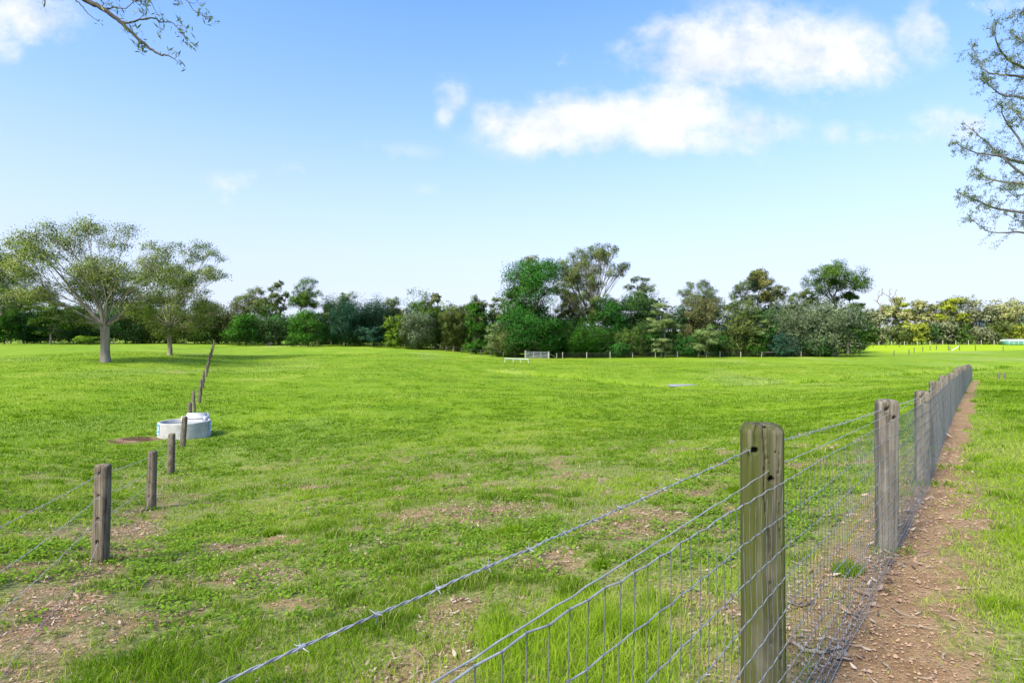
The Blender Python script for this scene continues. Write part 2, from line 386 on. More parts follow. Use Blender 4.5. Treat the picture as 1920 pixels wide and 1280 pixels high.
g1 = n.noise(n.scalev(P, (1, .45, 1)), .22, 5, .6, .5); g2 = n.noise(n.scalev(P, (1, .6, 1)), 1.3, 6, .7); g3 = n.noise(P, 7., 5, .7)
turf = n.ramp(g1, [(.3, (.135, .235, .010)), (.5, (.205, .30, .014)), (.7, (.285, .345, .035))])
turf = n.mix(n.math('MULTIPLY', n.ramp(g2, [(.40, 1.), (.56, 0.)]), .5), turf, (.10, .215, .015))
turf = n.mix(n.math('MULTIPLY', n.ramp(g2, [(.56, 0.), (.70, 1.)]), .45), turf, (.29, .36, .085))
turf = n.mix(n.math('MULTIPLY', n.ramp(g3, [(.34, 1.), (.5, 0.)]), .3), turf, (.065, .13, .016))
g4 = n.noise(n.scalev(P, (1, .3, 1)), .09, 3, .5)
turf = n.mix(n.math('MULTIPLY', n.ramp(g4, [(.56, 0.), (.68, 1.)]), .4), turf, (.30, .33, .11))
turf = n.mix(n.math('MULTIPLY', vivid_strip, .8), turf, (.32, .44, .006))  # more vivid yellow-green strip across the far right field
cover = n.mix(fa, thatch, turf)
edge = n.math('ADD', dr, n.math('MULTIPLY', n.math('SUBTRACT', n2, .5), .7))
col = n.mix(n.ramp(edge, [(.30, 0.), (.72, 1.)]), cover, soil)
hgt = n.math('ADD', n.math('MULTIPLY', n2, 1.), n.math('MULTIPLY', n3, .45))
principled(n, col, .95, normal=n.bump(n.math('ADD', hgt, n.math('MULTIPLY', g3, 2.)), .7, .03), spec=.1); M['ground'] = m

M['grass'] = leafmat('grass_blades', (.115, .215, .010), (.29, .42, .026), .44, 0, (.46, .40, .17))
M['clover'] = leafmat('clover_leaves', (.08, .165, .015), (.20, .31, .03), .25, .0)
M['litter'] = leafmat('dry_leaves', (.13, .075, .045), (.34, .235, .155), .1, .0, (.52, .43, .33))
M['clod'] = plainmat('soil_crumbs', (.34, .22, .13), .95, 0, .35, 3.)
M['twig'] = plainmat('dry_twigs', (.33, .27, .2), .9, 0, .3, 20.)

# ------------------------------------------------------------------ ground sheet
rr = np.concatenate([[.02, .3, .6], np.geomspace(.9, 260, 520), np.geomspace(280, 9000, 26)])
th = np.concatenate([np.radians(np.linspace(-54, 54, 440)), np.radians(np.linspace(54, 306, 66)[1:-1])])
TH, RR = np.meshgrid(th, rr); gx = RR*np.sin(TH); gy = RR*np.cos(TH)
gz = H(gx, gy); dd = dirt(gx, gy)
nr, nt = gx.shape
gz -= dd*.012*(1-sm(RR, 8, 20))
hills = sm(RR, 330, 900)
px_ = np.where(gy > 1, 960+F*gx/np.maximum(gy, 1), -9999)
gz += hills*(12+14*sm(-px_, -980, -300)+24*(fbm(gx/300, gy/300, 4, 3)-.4))*(1-.0*hills)*(RR < 5000)
gz = np.where(RR > 3000, -6+0*gz+gz*.0, gz)
man = np.exp(-(((gx-patches[0][0])/(patches[0][2]*.9))**2+((gy-patches[0][1])/(patches[0][3]))**2))*sm(fbm(gx*2.2, gy*2.2, 3, 3), .3, .5)
r_, t_ = np.meshgrid(np.arange(nr-1), np.arange(nt), indexing='ij'); t2 = (t_+1) % nt
q = np.stack([r_*nt+t_, r_*nt+t2, (r_+1)*nt+t2, (r_+1)*nt+t_], -1).reshape(-1, 4)[:, ::-1]
g = mesh_obj('ground', np.stack([gx, gy, gz], -1).reshape(-1, 3), [q], M['ground'], smooth=True,
    attrs={'dirt': dd.ravel(), 'far': sm(RR, 5, 32).ravel(), 'manure': np.clip(man, 0, 1).ravel(), 'vivid_strip': (sm(px_, 1560, 1640)*sm(gy, 116, 128)*(1-sm(gy, 176, 186))).ravel()})
g['kind'] = 'structure'
# ------------------------------------------------------------------ grass and ground litter (nobody could count them)
def polar_pts(n, r0, r1, rflat, seed, half=64):
    """points whose number per square metre is even out to rflat and thins beyond it as 1/r^2"""
    R = rng(seed); a_in = .5*(rflat**2-r0**2); a_out = rflat**2*math.log(r1/rflat) if r1 > rflat else 0
    k = R.random(n) < a_in/(a_in+a_out)
    r = np.where(k, np.sqrt(r0**2+R.random(n)*(rflat**2-r0**2)), rflat*np.exp(R.random(n)*math.log(max(r1/rflat, 1.0001))))
    t = np.radians(R.uniform(-half, half, n))
    return r*np.sin(t), r*np.cos(t), r, R
def seen(x, y, z, pad=70):
    px = 960+F*x/y; py = 640-(z-EYE)*F/y
    return (px > -520) & (px < 1920+420) & (py < 1280+pad*2)
def blades(name, x, y, h, w, lean, tint, R, mat, tri=False):
    z = H(x, y); n = len(x)
    ph = R.uniform(0, 2*math.pi, n); la = R.uniform(0, 2*math.pi, n)
    s = np.stack([np.cos(ph), np.sin(ph), 0*ph], 1)*(w/2)[:, None]
    l = np.stack([np.cos(la), np.sin(la), 0*la], 1)*(lean*h)[:, None]
    p = np.stack([x, y, z-.006], 1); up = np.array([[0, 0, 1.]])
    if tri:
        V = np.stack([p-s, p+s, p+l+up*h[:, None]], 1).reshape(-1, 3); i = np.arange(n)[:, None]*3
        return mesh_obj(name, V, [i+np.array([[0, 1, 2]])], mat, attrs={'tint': np.repeat(tint, 3)})
    mid = p+l*.35+up*(h*.55)[:, None]; tip = p+l+up*(h*np.sqrt(np.clip(1-lean**2*.55, .1, 1)))[:, None]
    V = np.stack([p-s, p+s, mid-s*.8, mid+s*.8, tip], 1).reshape(-1, 3); i = np.arange(n)[:, None]*5
    return mesh_obj(name, V, [i+np.array([[0, 1, 3, 2]]), i+np.array([[2, 3, 4]])], mat, attrs={'tint': np.repeat(tint, 5)})
def zone(x, y): return fbm(x*.5, y*.5, 91, 3)
def lerp_(a, b, t): return a+(b-a)*t
def make_grass():
    x, y, r, R = polar_pts(1300000, 1.5, 95, 5.5, 11)
    z0 = H(x, y); k = seen(x, y, z0); x, y, r = x[k], y[k], r[k]
    d = dirt(x, y); c = .55*fbm(x*4.5, y*4.5, 61, 3)+.45*fbm(x*11, y*11, 66, 2); zn = zone(x, y)
    gapz = sm(r, 3.4, 5.)*(1-sm(r, 11, 22))*((x-P1[0])*FN[0]+(y-P1[1])*FN[1] < 0)*(.35+.65*sm(fbm(x*.35, y*.35, 88, 3), .35, .6))
    pq = np.sqrt(((x-POND[0])/1.5)**2+((y-POND[1]+.6)/3.2)**2)
    keep = (pq > 1) & (R.random(len(x)) < np.clip((1-d*1.25)*(lerp_(.5, .04, gapz)+1.2*sm(c-.35*d, .25+.16*gapz, .55+.05*gapz)), .02, 1))
    x, y, r, d, c, zn = [v[keep] for v in (x, y, r, d, c, zn)]
    n = len(x); s = (x-P1[0])*FN[0]+(y-P1[1])*FN[1]
    longg = sm(-s, .3, 1.)*(1-sm(r, 3.6, 5.2))*sm(fbm(x*.9, y*.9, 23, 3), .36, .6)
    tuft = sm(fbm(x*2.3, y*2.3, 15, 3), .56, .74)
    h = (.026+.030*c+.055*longg+.05*tuft*(1-sm(r, 30, 60)))*(.55+.9*R.random(n))*(1-.5*d)*(1+.010*r)
    w = .0044*np.maximum(1, (r/4.)**.85)*(.7+.6*R.random(n))
    big = fbm(x*.16, y*.3, 71, 3)
    tint = np.clip(.36+1.0*(zn-.5)+1.3*(big-.5)+.25*(R.random(n)-.5)+.28*d+.2*longg-.35*tuft, 0, .74)
    straw = R.random(n) < .05*(1-longg)+.16*gapz[keep]+.30*np.clip(d, 0, .6)+.05*sm(r, 20, 60)
    tint[straw] = R.uniform(.8, 1., straw.sum())
    tag(blades('grass', x, y, h, w, R.uniform(.2, 1.05, n), tint, R, M['grass']), kind='stuff', label='short green pasture grass growing over the paddock and lawn', cat='grass')
    # ranker tufts dotted over the middle distance and round the post feet
    R = rng(19); m = 420; t = np.radians(R.uniform(-46, 44, m)); q = np.exp(R.uniform(math.log(9), math.log(75), m)); cx, cy = q*np.sin(t), q*np.cos(t); rad = R.uniform(.05, .30, m)*(1+q/60); hh = R.uniform(.07, .15, m); per = R.integers(18, 60, m)
    feet = [(-4.2, 5.8), (-4.35, 5.95), (-6.3, 10.0), (-8.5, 14.1), (-11.2, 18.5), (3.02, 4.55), (5.4, 7.5), (.95, 2.35)]
    cx = np.append(cx, [f[0] for f in feet]); cy = np.append(cy, [f[1] for f in feet]); rad = np.append(rad, [.13]*8); hh = np.append(hh, [.08]*8); per = np.append(per, [70]*8)
    i = np.repeat(np.arange(len(cx)), per); n = len(i); a = R.uniform(0, 6.283, n); rr_ = rad[i]*np.sqrt(R.random(n)); x = cx[i]+rr_*np.cos(a)*1.6; y = cy[i]+rr_*np.sin(a)
    k = np.hypot((x-POND[0])/2, (y-POND[1])/3) > 1; x, y, i = x[k], y[k], i[k]; n = len(x); rq = np.hypot(x, y)
    tag(blades('rank_grass', x, y, hh[i]*R.uniform(.5, 1.1, n), .0045*np.maximum(1, (rq/4.)**.9), R.uniform(.2, 1., n), np.clip(R.normal(.10, .1, n), 0, .6), R, M['grass']), kind='stuff', label='darker rank grass growing in small tufts and round the feet of the posts', cat='grass')
    # broadleaf ground cover
    x, y, r, R = polar_pts(480000, 1.5, 26, 7, 12)
    z0 = H(x, y); k = seen(x, y, z0); x, y, r, z0 = x[k], y[k], r[k], z0[k]
    d = dirt(x, y); s = (x-P1[0])*FN[0]+(y-P1[1])*FN[1]
    f = sm(fbm(x*.8, y*.8, 201, 4), .44, .62)*(s < -.5)*sm(r, 3.6, 6)*(1-.75*d)*sm(fbm(x*5, y*5, 207, 3), .35, .6)
    k = R.random(len(x)) < f; x, y, r, z0 = x[k], y[k], r[k], z0[k]; n = len(x)
    a = R.uniform(0, 2*math.pi, n); sz = R.uniform(.009, .021, n)*np.maximum(1, (r/7)**.8)
    c = np.stack([x, y, z0+R.uniform(.01, .05, n)], 1)
    u = np.stack([np.cos(a), np.sin(a), R.uniform(-.5, .6, n)], 1)*sz[:, None]; v = np.stack([-np.sin(a), np.cos(a), R.uniform(-.4, .4, n)], 1)*sz[:, None]*.8
    V = np.stack([c-u, c-v, c+u, c+v], 1).reshape(-1, 3)
    tag(mesh_obj('clover', V, [np.arange(n*4).reshape(-1, 4)], M['clover'], attrs={'tint': np.repeat(R.random(n), 4)}), kind='stuff', label='small leaved weeds creeping between the grass', cat='ground cover')
def make_litter():
    x, y, r, R = polar_pts(190000, 1.5, 17, 6, 13)
    z0 = H(x, y); k = seen(x, y, z0); x, y, r, z0 = x[k], y[k], r[k], z0[k]
    d = dirt(x, y); s = (x-P1[0])*FN[0]+(y-P1[1])*FN[1]; a = (x-P1[0])*FD[0]+(y-P1[1])*FD[1]
    near = np.exp(-((s-.02)/.13)**2)*(1-sm(a, 12, 30))
    cl = sm(fbm(x*3, y*3, 301, 3), .42, .66)
    gz_ = sm(r, 3., 5.)*(1-sm(r, 10, 16))
    cl2 = sm(fbm(x*1.1, y*1.1, 311, 3), .35, .6)
    pr = .004+((.25+.9*cl2)*(.25+.75*cl)*sm(d, .12, .45)+.10*gz_*cl)*(s < .0)+.35*near*(.25+cl)+.014*sm(d, .3, .6)*(s > 0)
    k = R.random(len(x)) < np.clip(pr, 0, 1); x, y, r, z0, d, near = [v[k] for v in (x, y, r, z0, d, near)]; n = len(x)
    a = R.uniform(0, 2*math.pi, n); L = (1+1.1*near*R.random(n))* R.uniform(.007, .021, n)*np.where(R.random(n) < .07, 1.9, 1)*np.maximum(1, (r/6)**.6)
    wd = L*R.uniform(.14, .36, n); tl = R.uniform(-.35, .35, n); curl = R.uniform(.0, .5, n)
    U = np.stack([np.cos(a), np.sin(a), tl], 1); Vv = np.stack([-np.sin(a), np.cos(a), R.uniform(-.5, .5, n)], 1)
    c = np.stack([x, y, z0+.006+L*np.abs(tl)+R.uniform(0, .012, n)*(1-d)], 1); up = np.array([[0, 0, 1.]])
    e = lambda t, sgn, wf, zf: c+U*(L*t)[:, None]+Vv*(wd*wf*sgn)[:, None]+up*(L*curl*zf)[:, None]
    P = [e(-1, 0, 0, .5), e(-.3, 1, 1, 0), e(-.3, -1, 1, 0), e(.45, 1, .8, .1), e(.45, -1, .8, .1), e(1.15, 0, 0, .7)]
    V = np.stack(P, 1).reshape(-1, 3); i = np.arange(n)[:, None]*6
    tag(mesh_obj('leaf_litter', V, [i+np.array([[1, 2, 4, 3]]), i+np.array([[0, 2, 1]]), i+np.array([[3, 4, 5]])], M['litter'], attrs={'tint': np.repeat(R.random(n), 6)}),
        kind='stuff', label='dry curled gum leaves scattered along the foot of the fences', cat='leaf litter')
    # soil crumbs
    x, y, r, R = polar_pts(170000, 1.5, 14, 5, 14)
    z0 = H(x, y); k = seen(x, y, z0); x, y, r, z0 = x[k], y[k], r[k], z0[k]
    d = dirt(x, y); k = R.random(len(x)) < sm(d, .3, .8)*.7; x, y, r, z0 = x[k], y[k], r[k], z0[k]; n = len(x)
    sz = R.gamma(1.6, .0022, n)*np.maximum(1, r/5)+.0012
    O = np.array([[1, 0, 0], [0, 1, 0], [-1, 0, 0], [0, -1, 0], [0, 0, .8], [0, 0, -.8]])
    V = (O[None]*sz[:, None, None]*R.uniform(.6, 1.4, (n, 6, 1))+np.stack([x, y, z0+sz*.3-.004], 1)[:, None]).reshape(-1, 3)
    i = np.arange(n)[:, None]*6
    T = [i+np.array([f]) for f in ((0, 1, 4), (1, 2, 4), (2, 3, 4), (3, 0, 4))]
    tag(mesh_obj('soil_crumbs', V, T, M['clod']), kind='stuff', label='loose crumbs of brown earth on the bare track', cat='soil')
    # twigs
    mb = MB(); R = rng(15)
    for i in range(230):
        for _ in range(40):
            t = math.radians(R.uniform(-45, 45)); q = math.exp(R.uniform(math.log(1.9), math.log(11))); x0, y0 = q*math.sin(t), q*math.cos(t)
            if R.random() < float(dirt(np.array([x0]), np.array([y0]))[0])-.1: break
        L = R.uniform(.05, .22); a = R.uniform(0, 6.28); k = np.linspace(0, 1, 6); b = R.normal(0, .12)
        xs = x0+math.cos(a)*L*k+math.sin(a)*L*b*np.sin(k*3); ys = y0+math.sin(a)*L*k-math.cos(a)*L*b*np.sin(k*3)
        mb.tube(np.stack([xs, ys, H(xs, ys)+.006+.02*R.random()*k], 1), np.linspace(.003, .0012, 6)*R.uniform(.6, 1.4), 4)
    tag(mb.build('twigs', M['twig']), kind='stuff', label='thin dry twigs lying on the bare earth', cat='twigs')
    # two thicker dead branches behind the mesh beside the nearest post, and sticks by the left fence
    def stick(pxs, rad, label, mat='bark_pale', seed=0):
        P = []
        for (px, py) in pxs:
            a, b = hit(px, py); P.append((a, b, Hs(a, b)+rad*.8))
        P = np.array(P); t = np.linspace(0, 1, 14); Q = np.stack([np.interp(t, np.linspace(0, 1, len(P)), P[:, i]) for i in range(3)], 1)
        Rr = rng(seed); Q += Rr.normal(0, rad*.25, Q.shape)
        o = MB().tube(Q-Q[0], rad*(1-.5*t)*(1+.15*Rr.normal(size=14)), 8).build('fallen_branch', M[mat], smooth=True); o.location = Q[0]
        tag(o, label, 'fallen branch', 'fallen branches along the fences')
    stick([(1484, 1205), (1510, 1222), (1545, 1226), (1572, 1218)], .013, 'pale peeling fallen branch lying behind the mesh beside the nearest post', 'bark_pale', 1)
    stick([(1478, 1128), (1500, 1138), (1525, 1130)], .009, 'short dark fallen branch behind the mesh, farther back than the pale one', 'bark_dark', 2)
    stick([(232, 957), (262, 960), (296, 954)], .018, 'brown stick lying on the grass at the foot of the second left fence post', 'bark_dark', 3)
    stick([(198, 1046), (218, 1043), (236, 1040)], .014, 'short grey stick on the dirt right beside the nearest left fence post', 'bark_grey', 4)
def tufts(spots, name, label, mat, group, cat='grass tuft'):
    R = rng(sum(int(s[0]) for s in spots))
    for i, (px, py, rad, h, cnt, tn) in enumerate(spots):
        cx, cy = hit(px, py); n = cnt; a = R.uniform(0, 6.28, n); q = rad*np.sqrt(R.random(n))
        x = cx+q*np.cos(a); y = cy+q*np.sin(a); hh = h*R.uniform(.5, 1.1, n)*(1-.5*(q/rad)**2); w = np.maximum(.004, .0011*cy)*R.uniform(.7, 1.3, n)
        o = blades(name, x, y, hh, w, R.uniform(.2, 1.1, n), np.clip(R.normal(tn, .15, n), 0, .8), R, mat)
        tag(o, label[i], cat, group)
make_grass()
make_litter()
tufts([(955,1000,.16,.13,700,.30),(1010,1008,.15,.08,500,.1),(1125,1065,.07,.12,260,.05),(1378,922,.12,.16,420,.2),(1590,1075,.10,.15,420,.15),(508,1003,.12,.13,420,.3),(395,835,.2,.12,300,.2),(885,836,.22,.12,260,.2)],
    'grass_tuft', ['bright green grass tuft standing alone on brownish bare ground', 'low dark leafy weed right beside the bright lone tuft', 'small dark green weed just behind the barbed wire in the foreground',
    'dark green tuft to the left of the nearest mesh fence post', 'grassy clump behind the mesh at the foot of the second post', 'green tuft on patchy ground between the left fence and the lone bright tuft',
    'dark tuft right of the round water trough', 'small dark tuft alone in the middle of the paddock'], M['grass'], 'grass tufts standing out of the turf')

# reeds along the wet drain and the puddle
def drain():
    R = rng(77); xs, ys = [], []
    for (a, b) in zip(GUL[:-1], GUL[1:]):
        L = math.hypot(b[0]-a[0], b[1]-a[1]); k = int(L*40); t = R.random(k)
        xs.append(a[0]+(b[0]-a[0])*t+R.normal(0, .35, k)); ys.append(a[1]+(b[1]-a[1])*t+R.normal(.3, .45, k))
    x = np.concatenate(xs); y = np.concatenate(ys); k = R.random(len(x)) < sm(fbm(x*.7, y*.7, 44, 3), .42, .62); x, y = x[k], y[k]
    x0, y0 = hit(1275, 723); k = np.hypot((x-x0)/1.6, y-y0+.5) > 1; x, y = x[k], y[k]; k = ~((np.abs(x-POND[0]) < 2.2) & (y < POND[1]+1.5)); x, y = x[k], y[k]; n = len(x)
    tag(blades('reeds', x, y, R.uniform(.12, .42, n), np.full(n, .07), R.uniform(.1, .6, n), np.clip(R.normal(.02, .1, n), 0, .6), R, M['grass']), kind='stuff', label='darker rushes along the wet drain across the paddock', cat='reeds')
    t = np.linspace(0, 2*math.pi, 49)[:-1]; px, py = 1275, 723
    cx, cy = POND[:2]; rx = 24/F*cy; ry = 1.5
    rad = 1+.2*np.sin(2*t+.5)+.16*np.sin(3*t+1)+.1*np.sin(5*t)+.06*np.sin(9*t)
    x = cx+rx*rad*np.cos(t)+.5*np.sin(t); y = cy+ry*rad*np.sin(t); zz = POND[2]+.02
    V = np.concatenate([np.stack([x, y, 0*x+zz], 1), [[cx, cy, zz]]]); k = np.arange(48)
    o = mesh_obj('puddle', V, [np.stack([k, (k+1) % 48, np.full(48, 48)], 1)], M['puddle']); o['kind'] = 'structure'
drain()
# ------------------------------------------------------------------ fences
def loft_post(w, d, h, below, seed, res, cham, expo=6., holes=(), crack=None, rough=.003, taper=.0):
    """post with wood relief; local x = across the front, -y = front face; holes = (x, z, radius) bored into the front"""
    R = rng(seed); n = max(12, int(2*(w+d)/res)//4*4); m = max(6, int((h+below)/(res*1.6)))
    t = np.linspace(0, 2*math.pi, n+1)[:-1]; c, s_ = np.cos(t), np.sin(t)
    ex = np.sign(c)*np.abs(c)**(2/expo)*w/2; ey = np.sign(s_)*np.abs(s_)**(2/expo)*d/2
    # even spacing round the outline
    P = np.stack([ex, ey], 1); fine = np.linspace(0, 2*math.pi, 2000); fx = np.sign(np.cos(fine))*np.abs(np.cos(fine))**(2/expo)*w/2; fy = np.sign(np.sin(fine))*np.abs(np.sin(fine))**(2/expo)*d/2
    al = np.concatenate([[0], np.cumsum(np.hypot(np.diff(fx), np.diff(fy)))]); u = np.linspace(0, al[-1], n+1)[:-1]
    ex = np.interp(u, al, fx); ey = np.interp(u, al, fy)
    z = np.linspace(-below, h, m); top = sm(z, h-cham, h)
    Z, _ = np.meshgrid(z, ex, indexing='ij'); Xx = np.tile(ex, (m, 1)); Yy = np.tile(ey, (m, 1)); T = np.tile(top[:, None], (1, n))
    sc = (1-.16*T**1.5)*(1+taper*(h-Z)/h)
    per = np.tile(u[None], (m, 1)); off = seed*13.7
    nz = (fbm(Xx*34+off, Yy*34+Z*1.1, seed, 3)-.5)*2*rough+(fbm(Xx*6+off, Yy*6+Z*.8, seed+5, 2)-.5)*.014
    rad = np.hypot(Xx, Yy); Xn, Yn = Xx/np.maximum(rad, 1e-6), Yy/np.maximum(rad, 1e-6)
    X2 = Xx*sc+Xn*nz; Y2 = Yy*sc+Yn*nz
    frontf = Yy < -d*.42
    for (hx, hz, hr) in holes:
        q = np.hypot(Xx-hx, Z-hz); k = frontf & (q < hr*1.25); Y2 = np.where(k, Y2+np.clip((hr*1.25-q)/(hr*.4), 0, 1)*.045, Y2)
    if crack:
        for (cx, z0, z1, cw, dep) in crack:
            xx = cx+.010*(fbm(Z*9, Z*0+seed, 3, 2)-.5)*2; env = sm(Z, z0, z0+.06)*(1-sm(Z, z1-.01, z1+.01) if z1 < h else 1)
            k = frontf & (np.abs(Xx-xx) < cw*env*(.5+fbm(Z*16, Z*0, seed, 2))); Y2 = np.where(k, Y2+dep*(.4+fbm(Z*50, Xx*200, 9, 2)), Y2)
    Z2 = Z.copy(); Z2 += np.where(T > .5, (fbm(Xx*40, Yy*40, seed, 3)-.5)*.02*T, 0)+T*(Xx/w*R.uniform(-.012, .012))
    V = np.stack([X2, Y2, Z2], -1).reshape(-1, 3)
    a, b = np.meshgrid(np.arange(m-1), np.arange(n), indexing='ij'); b2 = (b+1) % n
    q = np.stack([a*n+b, a*n+b2, (a+1)*n+b2, (a+1)*n+b], -1).reshape(-1, 4)
    # domed top: rings shrinking to the centre
    rings = [.84*.82, .84*.6, .84*.35, .84*.12]; base = (m-1)*n; last = base
    vs = [V]; cnt = len(V)
    for i, k in enumerate(rings):
        zz = h+.010*(1-(k/.84)**2)+(fbm(ex*60*k+off, ey*60*k, seed+3, 3)-.5)*.012
        vs.append(np.stack([ex*k, ey*k, zz], 1)); j = np.arange(n); j2 = (j+1) % n
        q = np.concatenate([q, np.stack([last+j, last+j2, cnt+j2, cnt+j], 1)]); last = cnt; cnt += n
    vs.append([[0, 0, h+.012]]); j = np.arange(n)
    tr = np.stack([last+j, last+(j+1) % n, np.full(n, cnt)], 1)
    return np.concatenate(vs), q, tr
def add_post(parent, x, y, zb, h, w, d, yaw, mat, seed, res, lean=(0, 0), **kw):
    V, q, t = loft_post(w, d, h, .12, seed, res, kw.pop('cham', .03), **kw)
    c, s = math.cos(yaw), math.sin(yaw); V = V@np.array([[c, s, 0], [-s, c, 0], [0, 0, 1]])
    V[:, 0] += lean[0]*V[:, 2]; V[:, 1] += lean[1]*V[:, 2]
    o = mesh_obj('post', V, [q, t], mat, parent, smooth=True); o.location = (x, y, zb)
    return o
def wire_pts(A, B, n, sag=0., wig=0., seed=0):
    t = np.linspace(0, 1, n)[:, None]; P = np.asarray(A)*(1-t)+np.asarray(B)*t
    P[:, 2] -= 4*sag*(t*(1-t))[:, 0]
    if wig: R = rng(seed); P[1:-1] += R.normal(0, wig, (n-2, 3))
    return P

def mesh_fence():
    root = thing('mesh_fence', (float(P1[0]), float(P1[1]), 0), 'timber post fence with galvanised mesh and a barbed top wire running down the right side', 'fence')
    org = np.array([P1[0], P1[1], 0.])
    yawF = -math.radians(18)     # front face looks back along azimuth 198
    tv = np.array([math.cos(yawF), math.sin(yawF)]); bv = np.array([-math.sin(yawF), math.cos(yawF)])
    # fence corner points where the mesh touches each post
    cs = [(1476, 2.2), (1687, 4.6), (1745, 7.5), (1767, 10.7), (1781, 13.7)]
    pts = [np.array([PX(a, b), b]) for a, b in cs]
    while pts[-1][1] < 45: pts.append(pts[-1]+np.array([2.42, 2.93]))
    p0 = pts[0]-FD*3.3
    tops = [EYE-.335, EYE-.483, EYE-.665, EYE-.76, EYE-.83, EYE-.93]
    gz = [Hs(*p) for p in pts]
    while len(tops) < len(pts): tops.append(gz[len(tops)]+1.2)
    bar = [];  hole_z = []
    W_ = [.158, .148, .155, .165, .19, .18]
    R = rng(5)
    for i, p in enumerate(pts):
        w = W_[i] if i < 6 else R.uniform(.15, .2); d = .13
        c = p-tv*w/2+bv*(d/2+.006); g0 = gz[i]; h = tops[i]-g0
        hz = h-.095
        if i == 0:
            crack = [(.012, h-.36, h+1, .008, .016), (-.026, h-.11, h+1, .003, .012), (.058, .3, h-.02, .0025, .01), (.018, h-.9, h-.4, .003, .01)]
            kw = dict(res=.0042, holes=[(-.036, hz, .011), (.026, h-.205, .009), (.042, h-.092, .003)], crack=crack, cham=.026, rough=.0055)
        elif i < 4:
            kw = dict(res=[0, .008, .011, .016][i], holes=[(-.02, h-.07, .013), (.03, h-.14, .012)] if i < 3 else (), crack=[(.004, h-.2, h+1, .010, .02)], cham=.03, rough=.005)
        else: kw = dict(res=.03, cham=.03)
        add_post(root, c[0]-org[0], c[1]-org[1], g0, h, w, d, yawF+R.uniform(-.05, .05), M['post_moss'] if i == 0 else M['post'], 20+i, lean=(R.uniform(-.012, .012) if i else -.004, R.uniform(-.01, .01) if i else .0), **kw)
    # a post behind the photographer
    g0 = Hs(*p0); c = p0-tv*.08+bv*.07; add_post(root, c[0]-org[0], c[1]-org[1], g0, EYE-.2-g0, .16, .13, yawF, M['post'], 50, .03)
    ap = [p0]+pts
    # mesh: top height above the datum at each post
    mt = [EYE-.455, EYE-.53, EYE-.608, EYE-.765, EYE-.88, EYE-.95]
    gall = [g0]+gz
    while len(mt) < len(ap): mt.append(gall[len(mt)]+1.03)
    A_ = np.array([(p-P1)@FD for p in ap]); off_ = np.array([(p-P1)@FN for p in ap])
    def place(a): i = np.interp(a, A_, np.arange(len(A_))); return i
    def base(a):
        s = np.interp(a, A_, off_); return P1[0]+FD[0]*a+FN[0]*s, P1[1]+FD[1]*a+FN[1]*s
    a = np.arange(A_[0], A_[-1], .062); far = a > 22
    bx, by = base(a); gg = H(bx, by); top = np.interp(a, A_, mt)
    fr = np.array([0, .055, .12, .195, .275, .36, .455, .555, .66, .77, .885, 1.])   # wires, closer together near the ground
    hw = MB(); vw = MB()
    Rr = rng(9)
    for k, f in enumerate(fr):
        sag = .010*np.sin(a*2.1+k)+.004*np.sin(a*5+k*2)
        z = gg+.015+(top-gg-.015)*f+sag*(0.3+f*(1-f)*4)*.8
        side = .004*np.sin(a*5+k*1.3)
        x_ = bx+FN[0]*side; y_ = by+FN[1]*side
        n1 = a < 14
        # each bay rises and dips at the knots
        rip = .0022*np.where(np.arange(len(a)) % 2, 1, -1)+Rr.normal(0, .0012, len(a))
        P = np.stack([x_-org[0], y_-org[1], z+rip*n1], 1)
        rad = .0018 if k < len(fr)-1 else .0021
        hw.tube(P[a < 14], rad, 5, False); hw.tube(P[a >= 13.9][::3], rad, 3, False)
        if k < len(fr)-1:
            if k == 0: prev = P.copy(); continue
        q = P-prev; vw.segs(prev, P, .00135, .00135, 3); prev = P.copy()
        kn = P[(a < 8)]
        dv = np.array([FD[0], FD[1], 0])*.006; hw.segs(kn-dv+[0, 0, .002], kn+dv-[0, 0, .002], .0028, .0024, 5)
    hw.build('mesh_line_wire', M['galv'], root, True); vw.build('mesh_stay_wire', M['stay'], root, True)
    # plain support wire just above the mesh, threaded through the posts
    pw = MB(); bw = MB(); bb = bw
    sup = [EYE-.475, EYE-.508, EYE-.585, EYE-.74, EYE-.86]
    for i in range(len(ap)-1):
        for (lst, off, dz, mbx, barb) in ((sup, .030, 0, pw, False), (None, -.042, 0, bw, True)):
            def zz(j):
                if lst is not None: return lst[j] if j < len(lst) else mt[j]+.01
                return (EYE-.395 if j == 0 else tops[j-1]-(.095 if j == 1 else .08))
            def xy(j):
                p = ap[j]; w = .158 if j == 0 else (W_[j-1] if j-1 < 6 else .17)
                cc = p-tv*(w/2)+tv*(off*1.0); return cc if (barb or j) else p+FN*.0-bv*.07
            A0 = np.append(xy(i)+bv*.07, zz(i)); B0 = np.append(xy(i+1), zz(i+1)); near = i < 3
            P = wire_pts(A0, B0+np.append(bv*.05, 0), 60 if near else 8, .012 if barb else .006, .0011 if near else 0, i)-org
            if not barb: mbx.tube(P, .0019, 5 if near else 3, False); continue
            L = np.linalg.norm(P[-1]-P[0])
            if near:
                m_ = int(L/.006); t = np.linspace(0, 1, m_); Q = np.stack([np.interp(t, np.linspace(0, 1, len(P)), P[:, k]) for k in range(3)], 1)
                phs = t*L/.055*2*math.pi; side = np.array([FN[0], FN[1], 0])
                for sg in (1, -1):
                    mbx.tube(Q+sg*(.0014*np.cos(phs)[:, None]*side+.0014*np.sin(phs)[:, None]*np.array([0, 0, 1])), .00135, 5, False)
            else: mbx.tube(P, .0022, 3, False)
